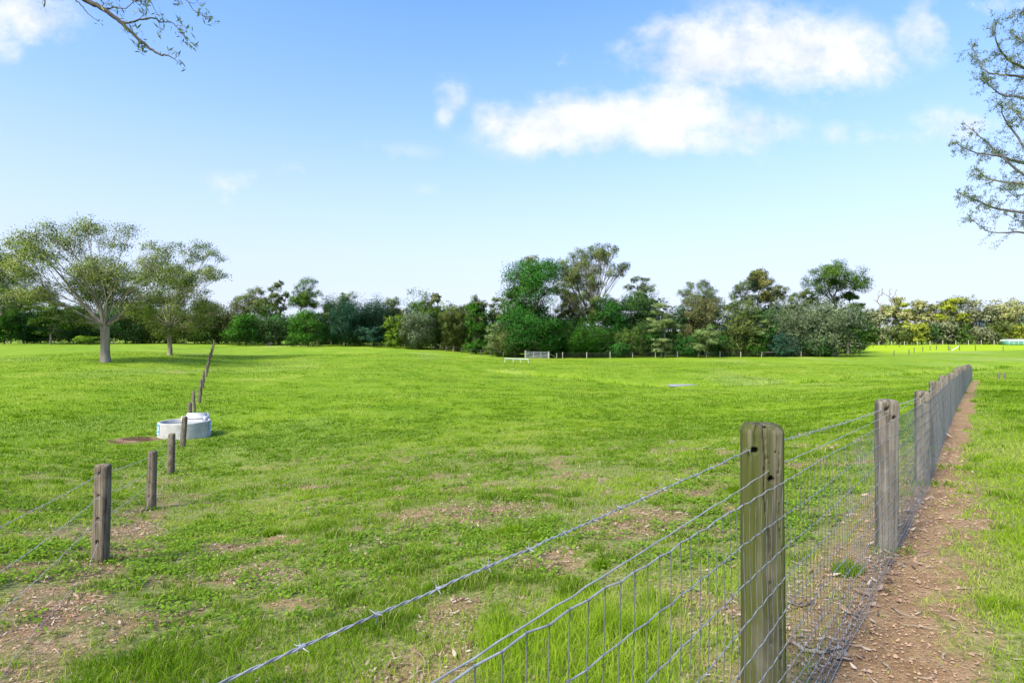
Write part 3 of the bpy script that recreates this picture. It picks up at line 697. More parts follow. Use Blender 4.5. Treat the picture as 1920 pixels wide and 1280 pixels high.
            if i < 5:
                nb = int(L/.125); u = (P[-1]-P[0])/L
                for k in range(nb):
                    t = (k+.5)/nb; c = np.array([np.interp(t, np.linspace(0, 1, len(P)), P[:, j]) for j in range(3)]); ra = rng(k+i*100); 
                    bb.segs([c-u*.005], [c+u*.005], .0038, .0038, 6)
                    for s in range(4):
                        th = ra.uniform(0, 6.28)*.3+s*1.57; v = np.array([FN[0], FN[1], 0])*math.cos(th)+np.array([0, 0, 1])*math.sin(th)+u*ra.uniform(-.35, .35)
                        bb.segs([c], [c+v*.014], .0014, .0004, 4)
    pw.build('support_wire', M['galv'], root, True)
    bw.build('barbed_wire', M['galv'], root, True)
    # thin timber board half buried under the mesh
    bd = MB()
    for (a0, a1) in ((-3, .75),):
        n_ = 9; t = np.linspace(a0, a1, n_); xb, yb = base(t); zb = H(xb, yb)+.006+.004*np.sin(t*3)
        Q = np.stack([xb-FN[0]*.03-org[0], yb-FN[1]*.03-org[1], zb], 1)
        for i in range(n_-1):
            c = (Q[i]+Q[i+1])/2; v = Q[i+1]-Q[i]; bd.box(c, (np.linalg.norm(v)*.995, .012, .03), rz=math.atan2(v[1], v[0]))
    bd.build('ground_board', M['post_brown'], root)
mesh_fence()

def left_fence():
    root = thing('post_fence', (float(L1[0]), float(L1[1]), 0), 'round timber post and plain wire fence running away past the water trough on the left', 'fence')
    org = np.array([L1[0], L1[1], 0.]); R = rng(31)
    P = []; lean = []
    spec = [(188, 5.9, 1.0, .136), (283, 10.1, 1.01, .145), (320, 14.2, 1.0, .15), (342.5, 18.6, .98, .155)]
    for px, y, h, w in spec: P.append((PX(px, y), y, h, w))
    y = 23.3
    while y < 122: P.append((L1[0]-.513*(y-5.86)+R.normal(0, .05), y, R.uniform(.95, 1.1), R.uniform(.12, .16))); y += 4.65
    yaw = math.atan2(-LD[0], LD[1]); posts = []
    for i, (x, y, h, w) in enumerate(P):
        g = Hs(x, y); ln = (.045 if i == 0 else (.02 if i == 1 else R.normal(0, .03)), R.normal(0, .02))
        if i == 2: ln = (.03, 0)
        hs = [(.0, h-k, .012) for k in (.085, .31, .55, .79)] if i < 3 else ()
        add_post(root, x-org[0], y-org[1], g, h, w, w*.85, 0.05, M['post_brown'], 70+i, [.009, .014, .02, .03][min(i, 3)], lean=ln, expo=3.2, cham=.012, holes=hs, rough=.004, taper=.08)
        posts.append((np.array([x, y, g]), h, ln))
    q0 = L1-LD*4.4; g = Hs(*q0); posts.insert(0, (np.array([q0[0], q0[1], g]), 1.0, (0, 0)))
    add_post(root, q0[0]-org[0], q0[1]-org[1], g, 1.0, .15, .14, 0, M['post_brown'], 69, .03, expo=3.2)
    mb = MB(); bb = mb
    for i in range(len(posts)-1):
        (a, ha, la), (b, hb, lb) = posts[i], posts[i+1]
        for k, dz in enumerate((.085, .31, .55, .79)):
            za, zb = ha-dz, hb-dz
            A = np.array([a[0]+la[0]*za, a[1]+.02, a[2]+za]); B = np.array([b[0]+lb[0]*zb, b[1]-.04, b[2]+zb])
            if k == 3 and i < 4:       # the loose bottom wire sags to the ground between the near posts
                W_ = wire_pts(A, B, 26, 0.); t = np.linspace(0, 1, 26); gr = H(W_[:, 0], W_[:, 1])+.012
                W_[:, 2] = np.maximum(W_[:, 2]-1.1*(1-t)**.0*4*t*(1-t)*.32, gr); P_ = W_+rng(i).normal(0, .003, W_.shape)
            else: P_ = wire_pts(A, B, 14 if i < 6 else 4, [.02, .05, .035, .02][k] if i < 6 else .01, .002 if i < 3 else 0, i*7+k)
            rad = .0022 if i < 4 else .003
            mb.tube(P_-org, rad, 5 if i < 3 else 3, False)
            if k < 3 and i < 3:
                L = np.linalg.norm(P_[-1]-P_[0]); u = (P_[-1]-P_[0])/L; nb = int(L/.14)
                t = (np.arange(nb)+.5)/nb; c = np.stack([np.interp(t, np.linspace(0, 1, len(P_)), P_[:, j]) for j in range(3)], 1)-org
                rr_ = rng(i*9+k); v = rr_.normal(0, 1, (nb, 3)); v -= (v@u)[:, None]*u; v /= np.linalg.norm(v, axis=1, keepdims=True)
                bb.segs(c-v*.012, c+v*.012, .0016, .0016, 3); v2 = np.cross(v, u); bb.segs(c-v2*.012, c+v2*.012, .0016, .0016, 3)
    mb.build('fence_wire', M['oldwire'], root, True)
left_fence()

def far_fence(cols, label, mat, wires=(.35, .7, 1.0), h=1.15, w=.13, rail=None):
    """cols = (px, depth)"""
    x0 = PX(*cols[0]); root = thing('post_fence', (x0, cols[0][1], 0), label, 'fence', 'far timber fences'); org = np.array([x0, cols[0][1], 0.])
    R = rng(abs(int(cols[0][0]))); V, q, t = loft_post(w, w*.9, h, .2, 3, .06, .02); pro = None; pts = []
    for (px, y) in cols:
        x = PX(px, y); g = Hs(x, y)
        if pro is None: pro = mesh_obj('post', V, [q, t], mat, root); o = pro
        else: o = pro.copy(); C.objects.link(o); o.parent = root
        o.location = (x-org[0], y-org[1], g-.03); s = R.uniform(.85, 1.1); o.scale = (1, 1, s); o.rotation_euler = (R.normal(0, .02), R.normal(0, .03), R.uniform(0, 1)); pts.append((x, y, g))
    mb = MB(); p = np.array(pts)
    for wz in wires: mb.segs(p[:-1]-org+[0, 0, wz], p[1:]-org+[0, 0, wz], .006, .006, 3)
    mb.build('fence_wire', M['oldwire'], root)
    if rail:
        r_ = MB(); 
        for (i, z) in rail: r_.segs([p[i]-org+[0, 0, z]], [p[i+1]-org+[0, 0, z]], .03, .03, 5)
        r_.build('top_rail', mat, root)
M['post_far'] = plainmat('weathered_far_posts', (.40, .37, .31), .9, 0, .25, 3.)
M['post_fardark'] = plainmat('dark_far_posts', (.10, .09, .075), .9, 0, .25, 3.)
far_fence([(-20,128),(13,128),(55,128),(95,128),(132,128),(172,128),(215,129),(258,130),(300,131),(348,131),(382,131),(412,131),(445,132),(476,132),(505,132),(535,132),(565,131),(594,131),(621,130),(645,129),(667,128),(690,127),(711,126),(724,126)],
    'distant fence of pale stubby posts in front of the trees on the far left', M['post_far'], h=1.1)
far_fence([(737,125),(744,124),(753,123),(761,122),(770,121),(780,120),(790,118.5),(801,117),(812,115.5),(825,114),(837,112.5),(851,110.5),(866,108.5),(883,106.5),(901,104),(920,101.5),(944,98.5)],
    'distant fence of dark posts curving down the slope to the feed trough', M['post_fardark'], wires=(1.05,), h=1.15)
far_fence([(1044,102),(1055,102),(1100,102),(1144,102.5),(1186,103),(1229,103.5),(1270,104),(1310,104.5),(1350,105),(1389,105),(1428,105.5),(1465,106),(1502,106.5),(1537,107),(1573,107.5)],
    'distant pale posts along the foot of the dense tree cluster right of the gate', M['post_far'], rail=[(10, .9)])
far_fence([(1637,152),(1661,152),(1686,151),(1778,129),(1781,128),(1799,127),(1829,124),(1881,118),(1935,113)],
    'distant fence of thin dark posts crossing the bright grass at far right', M['post_fardark'], wires=(1.,), w=.15)
far_fence([(1676,108),(1704,112),(1714,121),(1730,125),(1744,130),(1756,134)],
    'short row of dark posts climbing the slope beside the end of the tree cluster', M['post_fardark'], wires=(.9,), w=.14)
far_fence([(x, 178) for x in range(1600, 1935, 24)], 'faint farthest fence at the foot of the pale sunlit trees on the right', M['post_far'], wires=(.5, 1.), h=1.4, w=.2)
far_fence([(1872, 54), (1884, 54.5)], 'pair of short weathered posts just beyond the edge of the lawn at far right', M['post'], wires=(.4,), h=.62, w=.2)

def gate():
    y = 101.5; x0 = PX(985, y); x1 = PX(1029, y); g0, g1 = Hs(x0, y), Hs(x1, y); L = x1-x0
    root = thing('farm_gate', (x0, y, g0), 'pale grey steel farm gate with five rails in front of the big dark tree', 'gate'); sl = (g1-g0)
    mb = MB(); hs = (.18, .42, .66, .9, 1.14)
    for h in hs: mb.segs([(.12, 0, h)], [(L-.12, 0, sl+h)], .034, .034, 6)
    mb.build('rail', M['gatesteel'], root, True)
    for t in (.03, .34, .66, .97): MB().segs([(L*t, 0, sl*t+.16)], [(L*t, 0, sl*t+1.17)], .032, .032, 6).build('upright', M['gatesteel'], root, True)
    for t in (0, 1):
        V, q, tt = loft_post(.22, .2, 1.3, .2, 5, .05, .02); o = mesh_obj('post', V, [q, tt], M['post_far'], root); o.location = (L*t, 0, sl*t)
    s = MB().segs([(L, .1, sl+1.0)], [(L+1.4, .2, sl+.1)], .06, .06, 6); s.build('stay', M['post_brown'], root)
gate()
def stay_pole():
    xa, ya = PX(1798, 127), 127.; g = Hs(xa, ya); xb = PX(1784, 124); gb = Hs(xb, 124)
    o = MB().segs([(0, 0, 1.0)], [(xb-xa, -3, gb-g+.1)], .07, .07, 8).build('fence_stay', M['whitepaint'], None, True); o.location = (xa, ya, g)
    tag(o, 'white diagonal stay pole leaning against the far fence on the bright grass', 'pole')
stay_pole()
def feed_trough():
    y = 86.; x0, x1 = PX(946, y), PX(991, y); g0, g1 = Hs(x0, y), Hs(x1, y); L = x1-x0; yaw = 0
    root = thing('feed_trough', (x0, y, g0), 'long low white feed trough on legs standing in the paddock in front of the gate', 'feed trough'); sl = g1-g0
    t = MB(); n = 12; a = np.linspace(math.pi, 2*math.pi, n)
    P = np.concatenate([np.stack([0*a, .28*np.cos(a), .60+.2*np.sin(a)], 1), np.stack([0*a+L, .28*np.cos(a), .60+sl+.2*np.sin(a)], 1)])
    k = np.arange(n-1); t.add(P, np.stack([k, k+1, k+1+n, k+n], 1)); P2 = P*[1, .93, 1]+[0, 0, .012]; t.add(P2, np.stack([k, k+n, k+1+n, k+1], 1))
    for s in (-1, 1): t.segs([(0, s*.28, .6)], [(L, s*.28, .6+sl)], .03, .03, 6)
    for e, z in ((0, 0), (L, sl)):
        t.add(np.concatenate([np.stack([0*a+e, .27*np.cos(a), .60+z+.19*np.sin(a)], 1), [[e, 0, .61+z]]]), None, np.stack([k, k+1, np.full(n-1, n)], 1))
    t.build('trough_body', M['whitepaint'], root)
    for f in (.03, .36, .66, .97):
        for s in (-1, 1):
            MB().segs([(L*f, s*.2, .5+sl*f)], [(L*f+(.12 if f > .9 else (-.1 if f < .1 else 0)), s*.3, sl*f-.05)], .03, .03, 6).build('leg', M['whitepaint'], root)
feed_trough()
def water_trough():
    y = 20.9; x = PX(346.5, y); g = Hs(x, y)-.02; R0 = .86; h = .60
    root = thing('water_trough', (x, y, g), 'round pale concrete water trough under the left fence, with blue stickers on its sides', 'water trough')
    prof = [(R0-.03, -.05), (R0, .0), (R0+.005, .06), (R0-.01, h-.05), (R0-.005, h-.012), (R0-.03, h), (R0-.075, h), (R0-.095, h-.02), (R0-.12, .06), (0.01, .05)]
    n = 72; t = np.arange(n)*2*math.pi/n
    V = []; 
    for (r, z) in prof:
        wob = (1+.006*np.sin(2*t+1)) ; V.append(np.stack([r*wob*np.cos(t), r*wob*np.sin(t), 0*t+z+(0.02*(fbm(t*3, t*0, 3, 2)-.5) if z < .02 else 0)], 1))
    m = len(prof); a, b = np.meshgrid(np.arange(m-1), np.arange(n), indexing='ij'); b2 = (b+1) % n
    mesh_obj('basin', np.concatenate(V), [np.stack([a*n+b, a*n+b2, (a+1)*n+b2, (a+1)*n+b], -1).reshape(-1, 4)], M['concrete'], root, True)
    k = np.arange(n); mesh_obj('water', np.concatenate([np.stack([(R0-.1)*np.cos(t), (R0-.1)*np.sin(t), 0*t+h-.10], 1), [[0, 0, h-.10]]]), [np.stack([k, (k+1) % n, np.full(n, n)], 1)], M['water'], root)
    # raised valve cover at the back
    cv = MB(); ya = R0-.42
    cv.box((.06, ya+.34, h+.02), (.80, .05, .34)); cv.box((-.36, ya+.17, h-.02), (.05, .36, .24)); cv.box((.48, ya+.17, h-.02), (.05, .36, .24))
    cv.add(np.array([(-.30, ya+.0, h+.03), (.42, ya+.0, h+.03), (.40, ya+.30, h+.205), (-.28, ya+.30, h+.205), (-.30, ya, h), (.42, ya, h), (.40, ya+.30, h+.175), (-.28, ya+.30, h+.175)]), [(0, 1, 2, 3), (7, 6, 5, 4), (0, 4, 5, 1), (1, 5, 6, 2), (2, 6, 7, 3), (3, 7, 4, 0)])
    cv.add(np.array([(-.30, ya, h+.03), (.42, ya, h+.03), (.42, ya, h-.16), (-.30, ya, h-.16)]), [(0, 3, 2, 1)])
    cover = cv.build('valve_cover', M['plastic'], root)
    sl = MB()
    for i in range(4):
        u = .12+.25*i; sl.box((.06, ya+.30*u, h+.034+.175*u), (.66, .022, .016))
    sl.build('slat', M['plastic'], cover)
    for s, a0 in ((-1, math.radians(225)), (1, math.radians(12))):
        for (nm, ra, zr, dr_, mt) in [('sticker', (-.16, .16), (.18, .56), .012, 'stick_blue')]:
            tt = np.linspace(a0+ra[0], a0+ra[1], 8); P = [np.stack([(R0+dr_)*np.cos(tt), (R0+dr_)*np.sin(tt), 0*tt+z], 1) for z in zr]
            kk = np.arange(7); st = mesh_obj(nm, np.concatenate(P), [np.stack([kk, kk+1, kk+9, kk+8], 1)], M[mt], root)
        pr = MB()
        for (c0, c1, z0, z1) in [(-.13, .13, .20, .26), (-.10, .02, .30, .36), (.05, .13, .33, .50), (-.12, -.04, .42, .52)]:
            tt = np.linspace(a0+c0, a0+c1, 5); P = [np.stack([(R0+.016)*np.cos(tt), (R0+.016)*np.sin(tt), 0*tt+z], 1) for z in (z0, z1)]; kk = np.arange(4)
            pr.add(np.concatenate(P), np.stack([kk, kk+1, kk+6, kk+5], 1))
        pr.build('sticker_print', M['stick_white'], st)
water_trough()
def shed():
    y = 172.; x0, x1 = PX(1884, y), PX(1955, y); g = Hs(x0, y)
    root = thing('low_shed', (x0, y, g), 'long low green shelter with a pale roof below the trees at the right edge', 'shed')
    L = x1-x0; b = MB().box((L/2, 0, .6), (L, 3, 1.3)).build('wall', M['shed'], root)
    for i in range(9): MB().box((L*i/8, -1.52, .62), (.12, .06, 1.3)).build('wall_post', M['roofing'], root)
    r = MB(); n = 10
    for e0, e1 in ((0, L*.5), (L*.52, L)):
        a = np.linspace(0, math.pi, n); P = np.concatenate([np.stack([0*a+e, -1.7*np.cos(a), 1.2+.55*np.sin(a)**.7], 1) for e in (e0-.1, e1)]); k = np.arange(n-1)
        r.add(P, np.stack([k, k+1, k+1+n, k+n], 1))
        for j, e in ((0, e0-.1), (n, e1)): r.add(np.concatenate([P[j:j+n], [[e, 0, 1.15]]]), None, np.stack([k, k+1, np.full(n-1, n)], 1))
    r.build('roof', M['roofing'], root)
shed()
def logpile(px, y, w, h, label, seed):
    x = PX(px, y); g = Hs(x, y); R = rng(seed); mb = MB()
    for i in range(16):
        a = R.normal(0, .5); L = R.uniform(.4, 1.)*w*.5; c = np.array([R.normal(0, w*.22), R.normal(0, .3), abs(R.normal(.15, .3))*h]); d = np.array([math.cos(a), math.sin(a), R.normal(0, .25)])
        mb.tube(wire_pts(c-d*L*.5, c+d*L*.5, 6, 0, .04, i), R.uniform(.06, .2)*h, 7)
    o = mb.build('log_pile', M['bark_grey'], None, True); o.location = (x, y, g); tag(o, label, 'log pile', 'log piles at the edge of the trees')
logpile(507, 126, 2.4, .9, 'brown heap of dead wood at the edge of the trees behind the long left fence', 1)
logpile(963, 104, 2.2, .8, 'grey heap of logs just left of the steel gate', 2)
# ------------------------------------------------------------------ trees
def leaf_quads(c, R, size, tint, droop=.0, aspect=.5, up=0.):
    """rhombic leaves / leaf sprays centred on c"""
    n = len(c); u = R.normal(0, 1, (n, 3)); u[:, 2] = u[:, 2]*(1-droop)-droop*1.6; u /= np.linalg.norm(u, axis=1, keepdims=True)
    k = R.normal(0, 1, (n, 3)); k[:, 2] += up; v = np.cross(u, k); v /= np.maximum(np.linalg.norm(v, axis=1, keepdims=True), 1e-6)
    s = (size*R.uniform(.6, 1.35, n))[:, None]; w = s*aspect*.5
    V = np.stack([c-u*s*.5, c-v*w+u*s*.05, c+u*s*.5, c+v*w+u*s*.05], 1).reshape(-1, 3)
    return V, np.arange(n*4).reshape(-1, 4), np.repeat(tint, 4)
def skeleton(pts, trunk, weight, R, bow=.08, wig=.03):
    """joins crown points to a trunk; returns positions, parents"""
    pos = [np.array(p, float) for p in trunk]; par = [-1]+list(range(len(trunk)-1)); ntr = len(trunk)
    pl = [0.]
    for i in range(1, ntr): pl.append(pl[-1]+.3*np.linalg.norm(pos[i]-pos[i-1]))
    fork = pos[-1]; order = np.argsort(np.linalg.norm(pts-fork, axis=1)); N = len(pts)
    A = np.zeros((N*3+ntr, 3)); A[:ntr] = pos; PL = np.zeros(N*3+ntr); PL[:ntr] = pl; n = ntr; parent = list(par)
    lo = max(1, int(ntr*.55))
    for j in order:
        p = pts[j]; d = np.linalg.norm(A[lo:n]-p, axis=1); below = np.maximum(0, A[lo:n, 2]-p[2])
        i = int(np.argmin(d*1.0+PL[lo:n]*weight+below*1.2))+lo; a = A[i]; L = d[i-lo]; prev = i
        steps = 2 if L > .5 else 1
        for s in range(1, steps+1):
            t = s/steps; q = a*(1-t)+p*t
            if s < steps: q = q+np.array([0, 0, bow*L])+R.normal(0, wig*L, 3)
            A[n] = q; PL[n] = PL[prev]+np.linalg.norm(q-A[prev]); parent.append(prev); prev = n; n += 1
    return A[:n], np.array(parent)
def wood(pos, par, r0, rtip, flare, ntr, mat, parent, sides=6, expo=.5):
    n = len(pos); cnt = np.zeros(n)
    leafn = np.ones(n, bool); leafn[par[par >= 0]] = False; cnt[leafn] = 1
    for i in range(n-1, 0, -1): cnt[par[i]] += cnt[i]
    r = np.maximum(rtip, r0*(cnt/cnt.max())**expo)
    r[:ntr] = np.maximum(r[:ntr], r0*np.linspace(1, .8, ntr)); r[0] *= flare
    if ntr > 1: r[1] *= 1+(flare-1)*.25
    i = np.arange(1, n); mb = MB(); rp = r[par[i]]; rp = np.where(par[i] < ntr, np.minimum(rp, r[i]*1.7), np.minimum(rp, r[i]*1.5)); rp = np.where(i < ntr, r[par[i]], rp)
    big = i < ntr
    if ntr > 1: mb.tube(pos[:ntr], r[:ntr], 12, False)
    k = ~big; th = k & (r[i] > r0*.16); sm_ = k & ~th
    ext = pos[i]+(pos[i]-pos[par[i]])*.03
    if th.any(): mb.segs(pos[par[i]][th], ext[th], rp[th], r[i][th], 7)
    if sm_.any(): mb.segs(pos[par[i]][sm_], ext[sm_], rp[sm_], r[i][sm_], 3)
    return mb.build('trunk', mat, parent, True)
KIND = dict(  # crown from, lobes, lobe size, shell bias, cluster flatness, link weight, droop, density
    gum=dict(c0=.24, K=26, lr=.15, sh=.62, fl=.75, wt=.42, droop=.35, clus=.06),
    fan=dict(c0=.20, K=80, lr=.085, sh=.85, fl=.8, wt=.95, droop=.35, clus=.045),
    sparse=dict(c0=.25, K=26, lr=.15, sh=.6, fl=.9, wt=.4, droop=.4, clus=.07),
    dense=dict(c0=.0, K=38, lr=.22, sh=.9, fl=.7, wt=.2, droop=.1, clus=.085),
    olive=dict(c0=.02, K=36, lr=.21, sh=.9, fl=.75, wt=.25, droop=.3, clus=.08),
    weep=dict(c0=.02, K=30, lr=.22, sh=.85, fl=1.7, wt=.25, droop=.75, clus=.07),
    tier=dict(c0=.10, K=13, lr=.19, sh=.8, fl=.38, wt=.3, droop=.1, clus=.08),
    spread=dict(c0=.16, K=80, lr=.085, sh=.66, fl=.7, wt=.85, droop=.3, clus=.042),
)
def make_tree(name, label, cat, group, x, y, Ht, Wd, kind, mat, bark, seed, ncl=120, per=45, leaf=.28, r0=None, lean=0., c0=None, prof=None, low=0.):
    k = KIND[kind]; R = rng(seed); g = Hs(x, y)
    root = thing(name, (x, y, g-.05), label, cat, group)
    c0 = k['c0'] if c0 is None else c0
    zc = Ht*(c0+1)/2; rz = Ht*(1-c0)/2; rx = Wd/2
    K = k['K']; lr = k['lr']*Wd
    lob = []
    while len(lob) < K:
        v = R.normal(0, 1, 3); v /= np.linalg.norm(v); q = R.random()**(1/3)*.35+.62 if R.random() < k['sh'] else R.uniform(.1, .7)
        if kind in ('gum', 'sparse') and v[2] < -.35 and R.random() < .8: continue
        if kind in ('dense', 'weep', 'olive') : v[2] = v[2]*.95-.05
        hx = rx-lr*.8; hz = rz-lr*k['fl']*.8*min(1, 1/k['fl'])
        c = np.array([v[0]*q*hx, v[1]*q*hx*.9, v[2]*q*hz])
        if kind in ('dense', 'weep', 'olive'):
            c[2] = (rz-lr*k['fl']*.5)*(R.uniform(-.95, .98) if R.random() < .85 else -.85)
            th_ = R.uniform(0, 6.283); q2 = R.uniform(.45, 1.)*hx; u_ = (c[2]/rz+1)/2
            pf = min(1, .80+.5*u_)*math.sqrt(max(.05, 1-max(0, (u_-.45)/.62)**2)); c[:2] = np.array([math.cos(th_), math.sin(th_)])*q2*pf
        lob.append(c+[lean*Ht*(zc+c[2])/Ht, 0, zc])
    lob = np.array(lob); lid = R.integers(0, K, ncl); lrs = lr*R.uniform(.65, 1.2, K)
    v = R.normal(0, 1, (ncl, 3)); v /= np.linalg.norm(v, axis=1, keepdims=True)
    if kind not in ('weep',): v[:, 2] = np.abs(v[:, 2])*np.where(R.random(ncl) < .72, 1, -.6)
    q = .55+.45*R.random(ncl)**.5
    fl = min(k['fl'], 1.)
    pts = lob[lid]+v*(q*lrs[lid])[:, None]*np.array([1, 1, fl]); pts[:, 2] = np.maximum(pts[:, 2], max(.25, Ht*c0*.5))
    fk = Ht*(.24 if kind == 'spread' else max(.10, min(c0+.04, .42))) if kind != 'fan' else Ht*.26
    if kind in ('dense', 'weep', 'olive', 'tier'): fk = Ht*.22
    nt = 6; t = np.linspace(0, 1, nt)[:, None]; tr = np.concatenate([t*lean*.2*fk+R.normal(0, .004*Ht, (nt, 1))*(t > 0), R.normal(0, .003*Ht, (nt, 1))*(t > 0), t*fk], 1)
    r0 = r0 or Ht*(.022 if kind == 'fan' else .013 if kind in ('gum', 'fan', 'sparse') else .016)
    pos, par = skeleton(pts, tr, k['wt'], R)
    wood(pos, par, r0, (.05 if kind == 'fan' else max(.018, .00012*y+.008)), 1.25, nt, bark, root, expo=.55)
    lai = dict(gum=2.2, fan=2.1, sparse=1.9, dense=3.9, olive=3.5, weep=3.5, tier=2.8, spread=1.75)[kind]
    per = int(lai*Wd*Ht*(1-c0)/(leaf*leaf*(.55 if kind != 'weep' else .3)*.55)/ncl)+1
    # leaves
    cr = k['clus']*Wd; n = ncl*per; ci = np.repeat(np.arange(ncl), per)
    off = np.clip(R.normal(0, 1, (n, 3)), -1.6, 1.6)*cr*np.array([1, 1, k['fl']])*.62*R.uniform(.6, 1.3, ncl)[ci][:, None]
    if kind == 'weep': off[:, 2] -= cr*.7
    c = pts[ci]+off; c[:, 2] = np.maximum(c[:, 2], .12)
    lt = R.normal(0, .17, K)[lid][ci]; ct = R.normal(0, .17, ncl)[ci]
    tint = np.clip(.5+lt+ct+R.normal(0, .13, n), 0, 1)
    V, q4, tt = leaf_quads(c, R, leaf, tint, k['droop'], .55 if kind != 'weep' else .3, up=.5)
    ld = (c-lob[lid][ci])/np.maximum(lrs[lid][ci], .1)[:, None]*.9+off/max(cr, .05)*.55+(c-np.array([lean*zc, 0, zc]))/np.array([rx, rx, rz])*.55
    ld += R.normal(0, .38, ld.shape); ld[:, 2] += .12
    o = mesh_obj('crown', V, [q4], mat, root, attrs={'tint': tt})
    at = o.data.attributes.new('leafdir', 'FLOAT_VECTOR', 'POINT'); at.data.foreach_set('vector', np.repeat(ld, 4, 0).astype(np.float32).ravel())
    return root
LM = dict(
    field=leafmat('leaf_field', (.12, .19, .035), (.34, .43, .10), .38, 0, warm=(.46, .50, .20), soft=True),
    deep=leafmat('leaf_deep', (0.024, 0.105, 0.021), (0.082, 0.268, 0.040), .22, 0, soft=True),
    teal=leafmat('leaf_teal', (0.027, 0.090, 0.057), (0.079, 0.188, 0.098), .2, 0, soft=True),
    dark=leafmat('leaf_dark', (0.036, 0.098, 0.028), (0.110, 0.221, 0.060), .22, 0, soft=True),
    mid=leafmat('leaf_mid', (0.070, 0.146, 0.025), (0.185, 0.324, 0.054), .32, 0, soft=True),
    bright=leafmat('leaf_bright', (0.034, 0.131, 0.016), (0.115, 0.308, 0.034), .3, 0, soft=True),
    lime=leafmat('leaf_lime', (0.138, 0.262, 0.023), (0.308, 0.492, 0.047), .38, 0, soft=True),
    grey=leafmat('leaf_grey', (0.132, 0.188, 0.095), (0.320, 0.414, 0.216), .25, 0, soft=True),
    pale=leafmat('leaf_pale', (0.154, 0.246, 0.070), (0.385, 0.508, 0.185), .3, 0, soft=True),
    olive=leafmat('leaf_olive', (0.103, 0.151, 0.035), (0.265, 0.350, 0.089), .28, 0, soft=True),
    brown=leafmat('leaf_brown', (0.108, 0.124, 0.045), (0.266, 0.277, 0.105), .28, 0, soft=True),
    gum=leafmat('leaf_gum', (0.078, 0.131, 0.031), (0.231, 0.308, 0.084), .32, 0, warm=(0.339, 0.369, 0.154), soft=True),
    bronze=leafmat('leaf_bronze', (0.099, 0.143, 0.036), (0.283, 0.305, 0.088), .32, 0, warm=(0.432, 0.382, 0.162), soft=True),
    gold=leafmat('leaf_gold_sunlit', (0.262, 0.293, 0.092), (0.616, 0.646, 0.246), .35, 0, warm=(0.800, 0.708, 0.369), soft=True),  # gold, yellow and sage carry the far row's sunlight in their colour
    yellow=leafmat('leaf_yellow_sunlit', (0.339, 0.400, 0.047), (0.646, 0.708, 0.092), .38, 0, soft=True),
    sage=leafmat('leaf_sage_sunlit', (0.246, 0.277, 0.138), (0.523, 0.554, 0.308), .32, 0, soft=True),

)
M['near_leaves'] = leafmat('near_gum_leaves', (.06, .10, .03), (.17, .22, .08), .32, .02, (.22, .23, .10))
B1, B2, B3, B4 = M['bark_pale'], M['bark_grey'], M['bark_dark'], M['bark_red']
def ptree(px, y, top, wpx, kind, leafk, bark, seed, label, name='tree', group='trees at the edge of the paddock', dens=1., x=None, **kw):
    x = PX(px, y) if x is None else x; g = Hs(x, y); Ht = PZ(top, y)-g; Wd = wpx/F*y
    wpx *= 1.12 if kind in ('dense', 'olive', 'weep', 'tier') else 1.04; Wd = wpx/F*y; Ht *= 1.02
    base = dict(gum=(210, 34), fan=(240, 34), sparse=(150, 30), dense=(340, 52), olive=(330, 46), weep=(290, 46), tier=(120, 46), spread=(760, 46))[kind]
    ncl = int(base[0]*dens*min(2.2, max(.35, (wpx/75.)))); per = base[1]
    kw.setdefault('leaf', .0023*y if kind not in ('gum', 'fan', 'sparse') else .0019*y)
    cat = 'shrub' if name in ('shrub', 'bush') else 'tree'
    return make_tree(name, label, cat, group, x, y, Ht, Wd, kind, LM[leafk], bark, seed, ncl, per, **kw)

